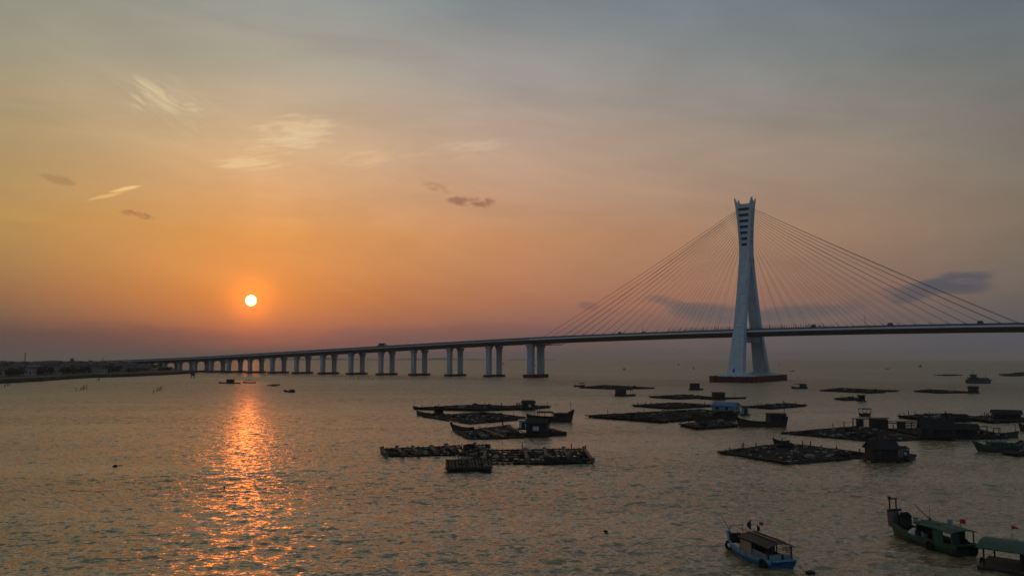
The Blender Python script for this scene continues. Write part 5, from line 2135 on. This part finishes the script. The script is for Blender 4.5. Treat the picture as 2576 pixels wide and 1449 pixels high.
def green_boat():
    bow, st = R7(352, 615), R7(1620, 1010)
    t, L = boat_root("green_fishing_boat", bow, st, "green fishing boat with a green cabin roof and a red flag", "boat")
    H = Hull(L, 2.9, .78, .85, .25, .85, .5, .9, .45, 2.3)
    H.make(t, M["hullg"], M["green"], M["deckm"], stripe=M["green"])
    x0, x1, w, zb = cabin(t, H, .05, .50, .84, 1.75, M["greenroof"], M["greenroof"], over=.28, camber=.2, open_sides=True)
    D = x1 - x0
    for sy in (1, -1):
        b = MB()
        b.box(x0 + D * .36, sy * w, zb + .82, D * .26, .06, 1.64)
        b.build("side_wall", M["green"], t)
        b = MB()
        b.box(x0 + D * .76, sy * w, zb + .3, D * .46, .06, .6)
        b.build("side_coaming", M["green"], t)
    b = MB()
    b.box(x0 + .03, w * .62, zb + .82, .06, w * .7, 1.64)
    b.build("stern_wall", M["hullg"], t)
    b = MB()
    b.box(x0 + .03, -w * .35, zb + .26, .06, w * 1.2, .52)
    b.build("stern_coaming", M["hullg"], t)
    b = MB()
    b.box(x1 - .02, 0, zb + 1.3, .06, w * 1.9, .75)
    b.build("front_bulkhead", M["hulld"], t)
    b = MB()
    b.box(x0 + D * .35, -.1, zb + .4, 1.2, .9, .8)
    b.build("engine_box", M["hulld"], t)
    b = MB()
    b.blob((x0 + .5, -w * .55, zb + .7), .4, .35, .3, 9, 10, 6, .2)
    b.build("net_heap", M["net"], t)
    # tall prow block with a winch frame
    xb = H.X(.95, 1.5)
    b = MB()
    b.loft([chamf(xb - .15, 0, .75, .42, .42, .06), chamf(xb, 0, 2.35, .46, .40, .06)])
    b.build("prow_block", M["steel"], t)
    b = MB()
    for y in (-.38, .38):
        b.beam((xb - .05, y, 2.3), (xb - .05, y, 3.6), .1)
    b.beam((xb - .05, -.5, 3.55), (xb - .05, .5, 3.55), .12)
    b.tube((xb - .3, -.75, 2.45), (xb - .3, .75, 2.45), .13, 8)
    b.box(xb - .05, .38, 3.65, .25, .25, .25)
    b.build("winch_frame", M["hulld"], t)
    b = MB()
    b.blob((xb - 1.1, -.55, 2.0), .6, .5, .38, 3, 10, 6, .25)
    b.build("net_heap", M["net"], t)
    b = MB()
    b.box(xb - 1.2, -.45, 1.35, 1.0, .8, .9)
    b.build("bow_locker", M["hulld"], t)
    # white tarpaulin bundle and dark gear forward of the cabin
    b = MB()
    b.blob((x1 + .95, .45, zb + .45), .85, .6, .55, 6, 12, 7, .12)
    b.build("white_bundle", M["white_cloth"], t)
    b = MB()
    b.blob((x1 + 1.1, -.7, zb + .6), .9, .5, .5, 7, 12, 7, .25)
    b.build("net_heap", M["canopy"], t)
    b = MB()
    b.tube((x1 + .2, .9, zb), (x1 + .2, .9, zb + 1.0), .26, 10)
    b.build("oil_drum", M["hulld"], t)
    for k, (x, y, r, hh, mm) in enumerate(((x1 + .5, -.2, .2, .5, "foamp"), (x1 + 1.9, .7, .22, .5, "barrel"), (x0 + .4, .3, .2, .5, "foamp"), (x1 + 2.3, .1, .18, .4, "tan"))):
        b = MB()
        b.tube((x, y, zb + .02), (x, y, zb + hh), r, 9, r * .92)
        b.build("bucket", M[mm], t)
    for x, y, r in ((x1 + 1.8, -.2, .32), (x1 + 2.7, .5, .3), (x0 + .9, -.7, .28)):
        b = MB()
        for z in (0, .09, .18):
            b.torus((x, y, zb + .12 + z), (0, .1, 1), r - z * .3, .06, 12, 5)
        b.build("rope_coil", M["tan"], t)
    b = MB()
    b.beam((x0 + .1, .5, zb + 1.98), (x1 + .9, .35, zb + 2.02), .06)
    b.build("stowed_pole", M["tan"], t)
    b = MB()
    b.box(x0 + D * .55, .3, zb + 1.98, .7, .5, .14, .3)
    b.build("roof_hatch", M["greenroof"], t)
    zr = zb + 1.95
    b = MB()
    b.beam((x1 - .3, -.1, zr + .15), (x1 + 3.0, -1.1, zr + .95), .07)
    b.build("boom", M["steel"], t)
    b = MB()
    b.tube((x1 - .3, -.1, zr), (x1 - .3, -.1, zr + .3), .14, 8)
    b.beam((x1 - .3, -.1, zr + .3), (x1 - .3, -.1, zr + 1.5), .03)
    b.build("antenna", M["steel"], t)
    for x, y in ((x1 + .1, w * .95), (x0 + D * .62, -w * .95)):
        b = MB()
        b.box(x, y, zr + .12, .3, .4, .42, .4)
        b.beam((x, y, zr - .3), (x, y, zr + .1), .06)
        b.build("floodlight", M["bluewall"], t)
    rz = -t.rotation_euler.z
    flag(t, (x0 + .6, -w * .3, zr - .15), 1.0, .44, .42, M["red"], rz - .1, star=True)
    tyre(t, (H.X(.3, .2), H.hb(.3) + .12, .4), (0, 1, 0))
    tyre(t, (H.X(0, .2) - .12, -.7, .45), (1, 0, 0), .32, .11)
    return t


green_boat()


def green_roof_barge():
    corner = G(R7(1905, 1235))
    t = empty("roofed_work_barge", corner + Vector((4.2 * math.sin(math.radians(42)), 4.2 * math.cos(math.radians(42)), 0)), math.radians(-42), "barge under a flat green roof, cut by the bottom right corner", "barge")
    W, D, Hh = 9.0, 4.2, 1.95
    b = MB()
    b.loft([[(-.4, -D - .4, -.35), (W, -D - .4, -.35), (W, .4, -.35), (-.4, .4, -.35)], [(-.5, -D - .3, .25), (W + .2, -D - .3, .25), (W + .2, .4, .25), (-.5, .4, .25)]])
    b.build("hull", M["hulld"], t)
    b = MB()
    for k in range(22):
        b.box(-.3 + k * .44, -D / 2, .3, .41, D + .5, .08)
    b.build("deck", M["deckm"], t)
    for x in (0, 3.0, 6.0, 8.8):
        for y in (0, -D):
            b = MB()
            b.beam((x, y, .3), (x, y, Hh - .1), .12)
            b.build("post", M["wood"], t)
    b = MB()
    sec = []
    for x in np.linspace(-.5, W + .4, 12):
        top = [(x, y, Hh + .35 - .35 * abs((y + D / 2) / (D / 2 + .5)) ** 1.5) for y in np.linspace(-D - .5, .5, 9)]
        sec.append(top + [(p[0], p[1], p[2] - .1) for p in reversed(top)])
    b.loft(sec)
    b.build("roof", M["greenroof"], t)
    b = MB()
    b.box(5.4, -D / 2, 1.1, 5.6, D - .5, 1.5)
    cb = b.build("cabin", M["plank"], t)
    b = MB()
    b.box(4.5, -D + .23, 1.25, 1.4, .1, .5)
    b.build("window", M["glass"], cb)
    b = MB()
    b.box(1.5, -D / 2 + .6, Hh + .33, 1.3, 1.0, .07, .2)
    b.build("roof_board", M["foam"], t)
    flag(t, (1.4, .15, Hh - .05), 1.35, .52, .36, M["red"], math.radians(42) - .15, tri=True)
    tyre(t, (-.62, -D * .5, .15), (1, 0, 0))


green_roof_barge()
# ------------------------------------------------------------------ air
def build_haze():
    b = MB()
    z0, z1 = HAZE_BOT, HAZE_TOP
    b.box(0, 0, (z0 + z1) / 2, 52000, 52000, z1 - z0)
    o = b.build("haze", haze_mat())
    tag(o, kind="stuff")


def haze_mat():
    m = bpy.data.materials.new("haze_air")
    nt, N, L = nodes(m)
    N.remove(N["Principled BSDF"])
    v = N.new("ShaderNodeVolumePrincipled")
    v.inputs["Color"].default_value = (.78, .76, .79, 1)
    v.inputs["Density"].default_value = HAZE_D
    v.inputs["Anisotropy"].default_value = .35
    L.new(v.outputs[0], N["Material Output"].inputs["Volume"])
    return m


HAZE_BOT, HAZE_TOP, HAZE_D = -50.0, 152.0, 8.5e-5
build_haze()
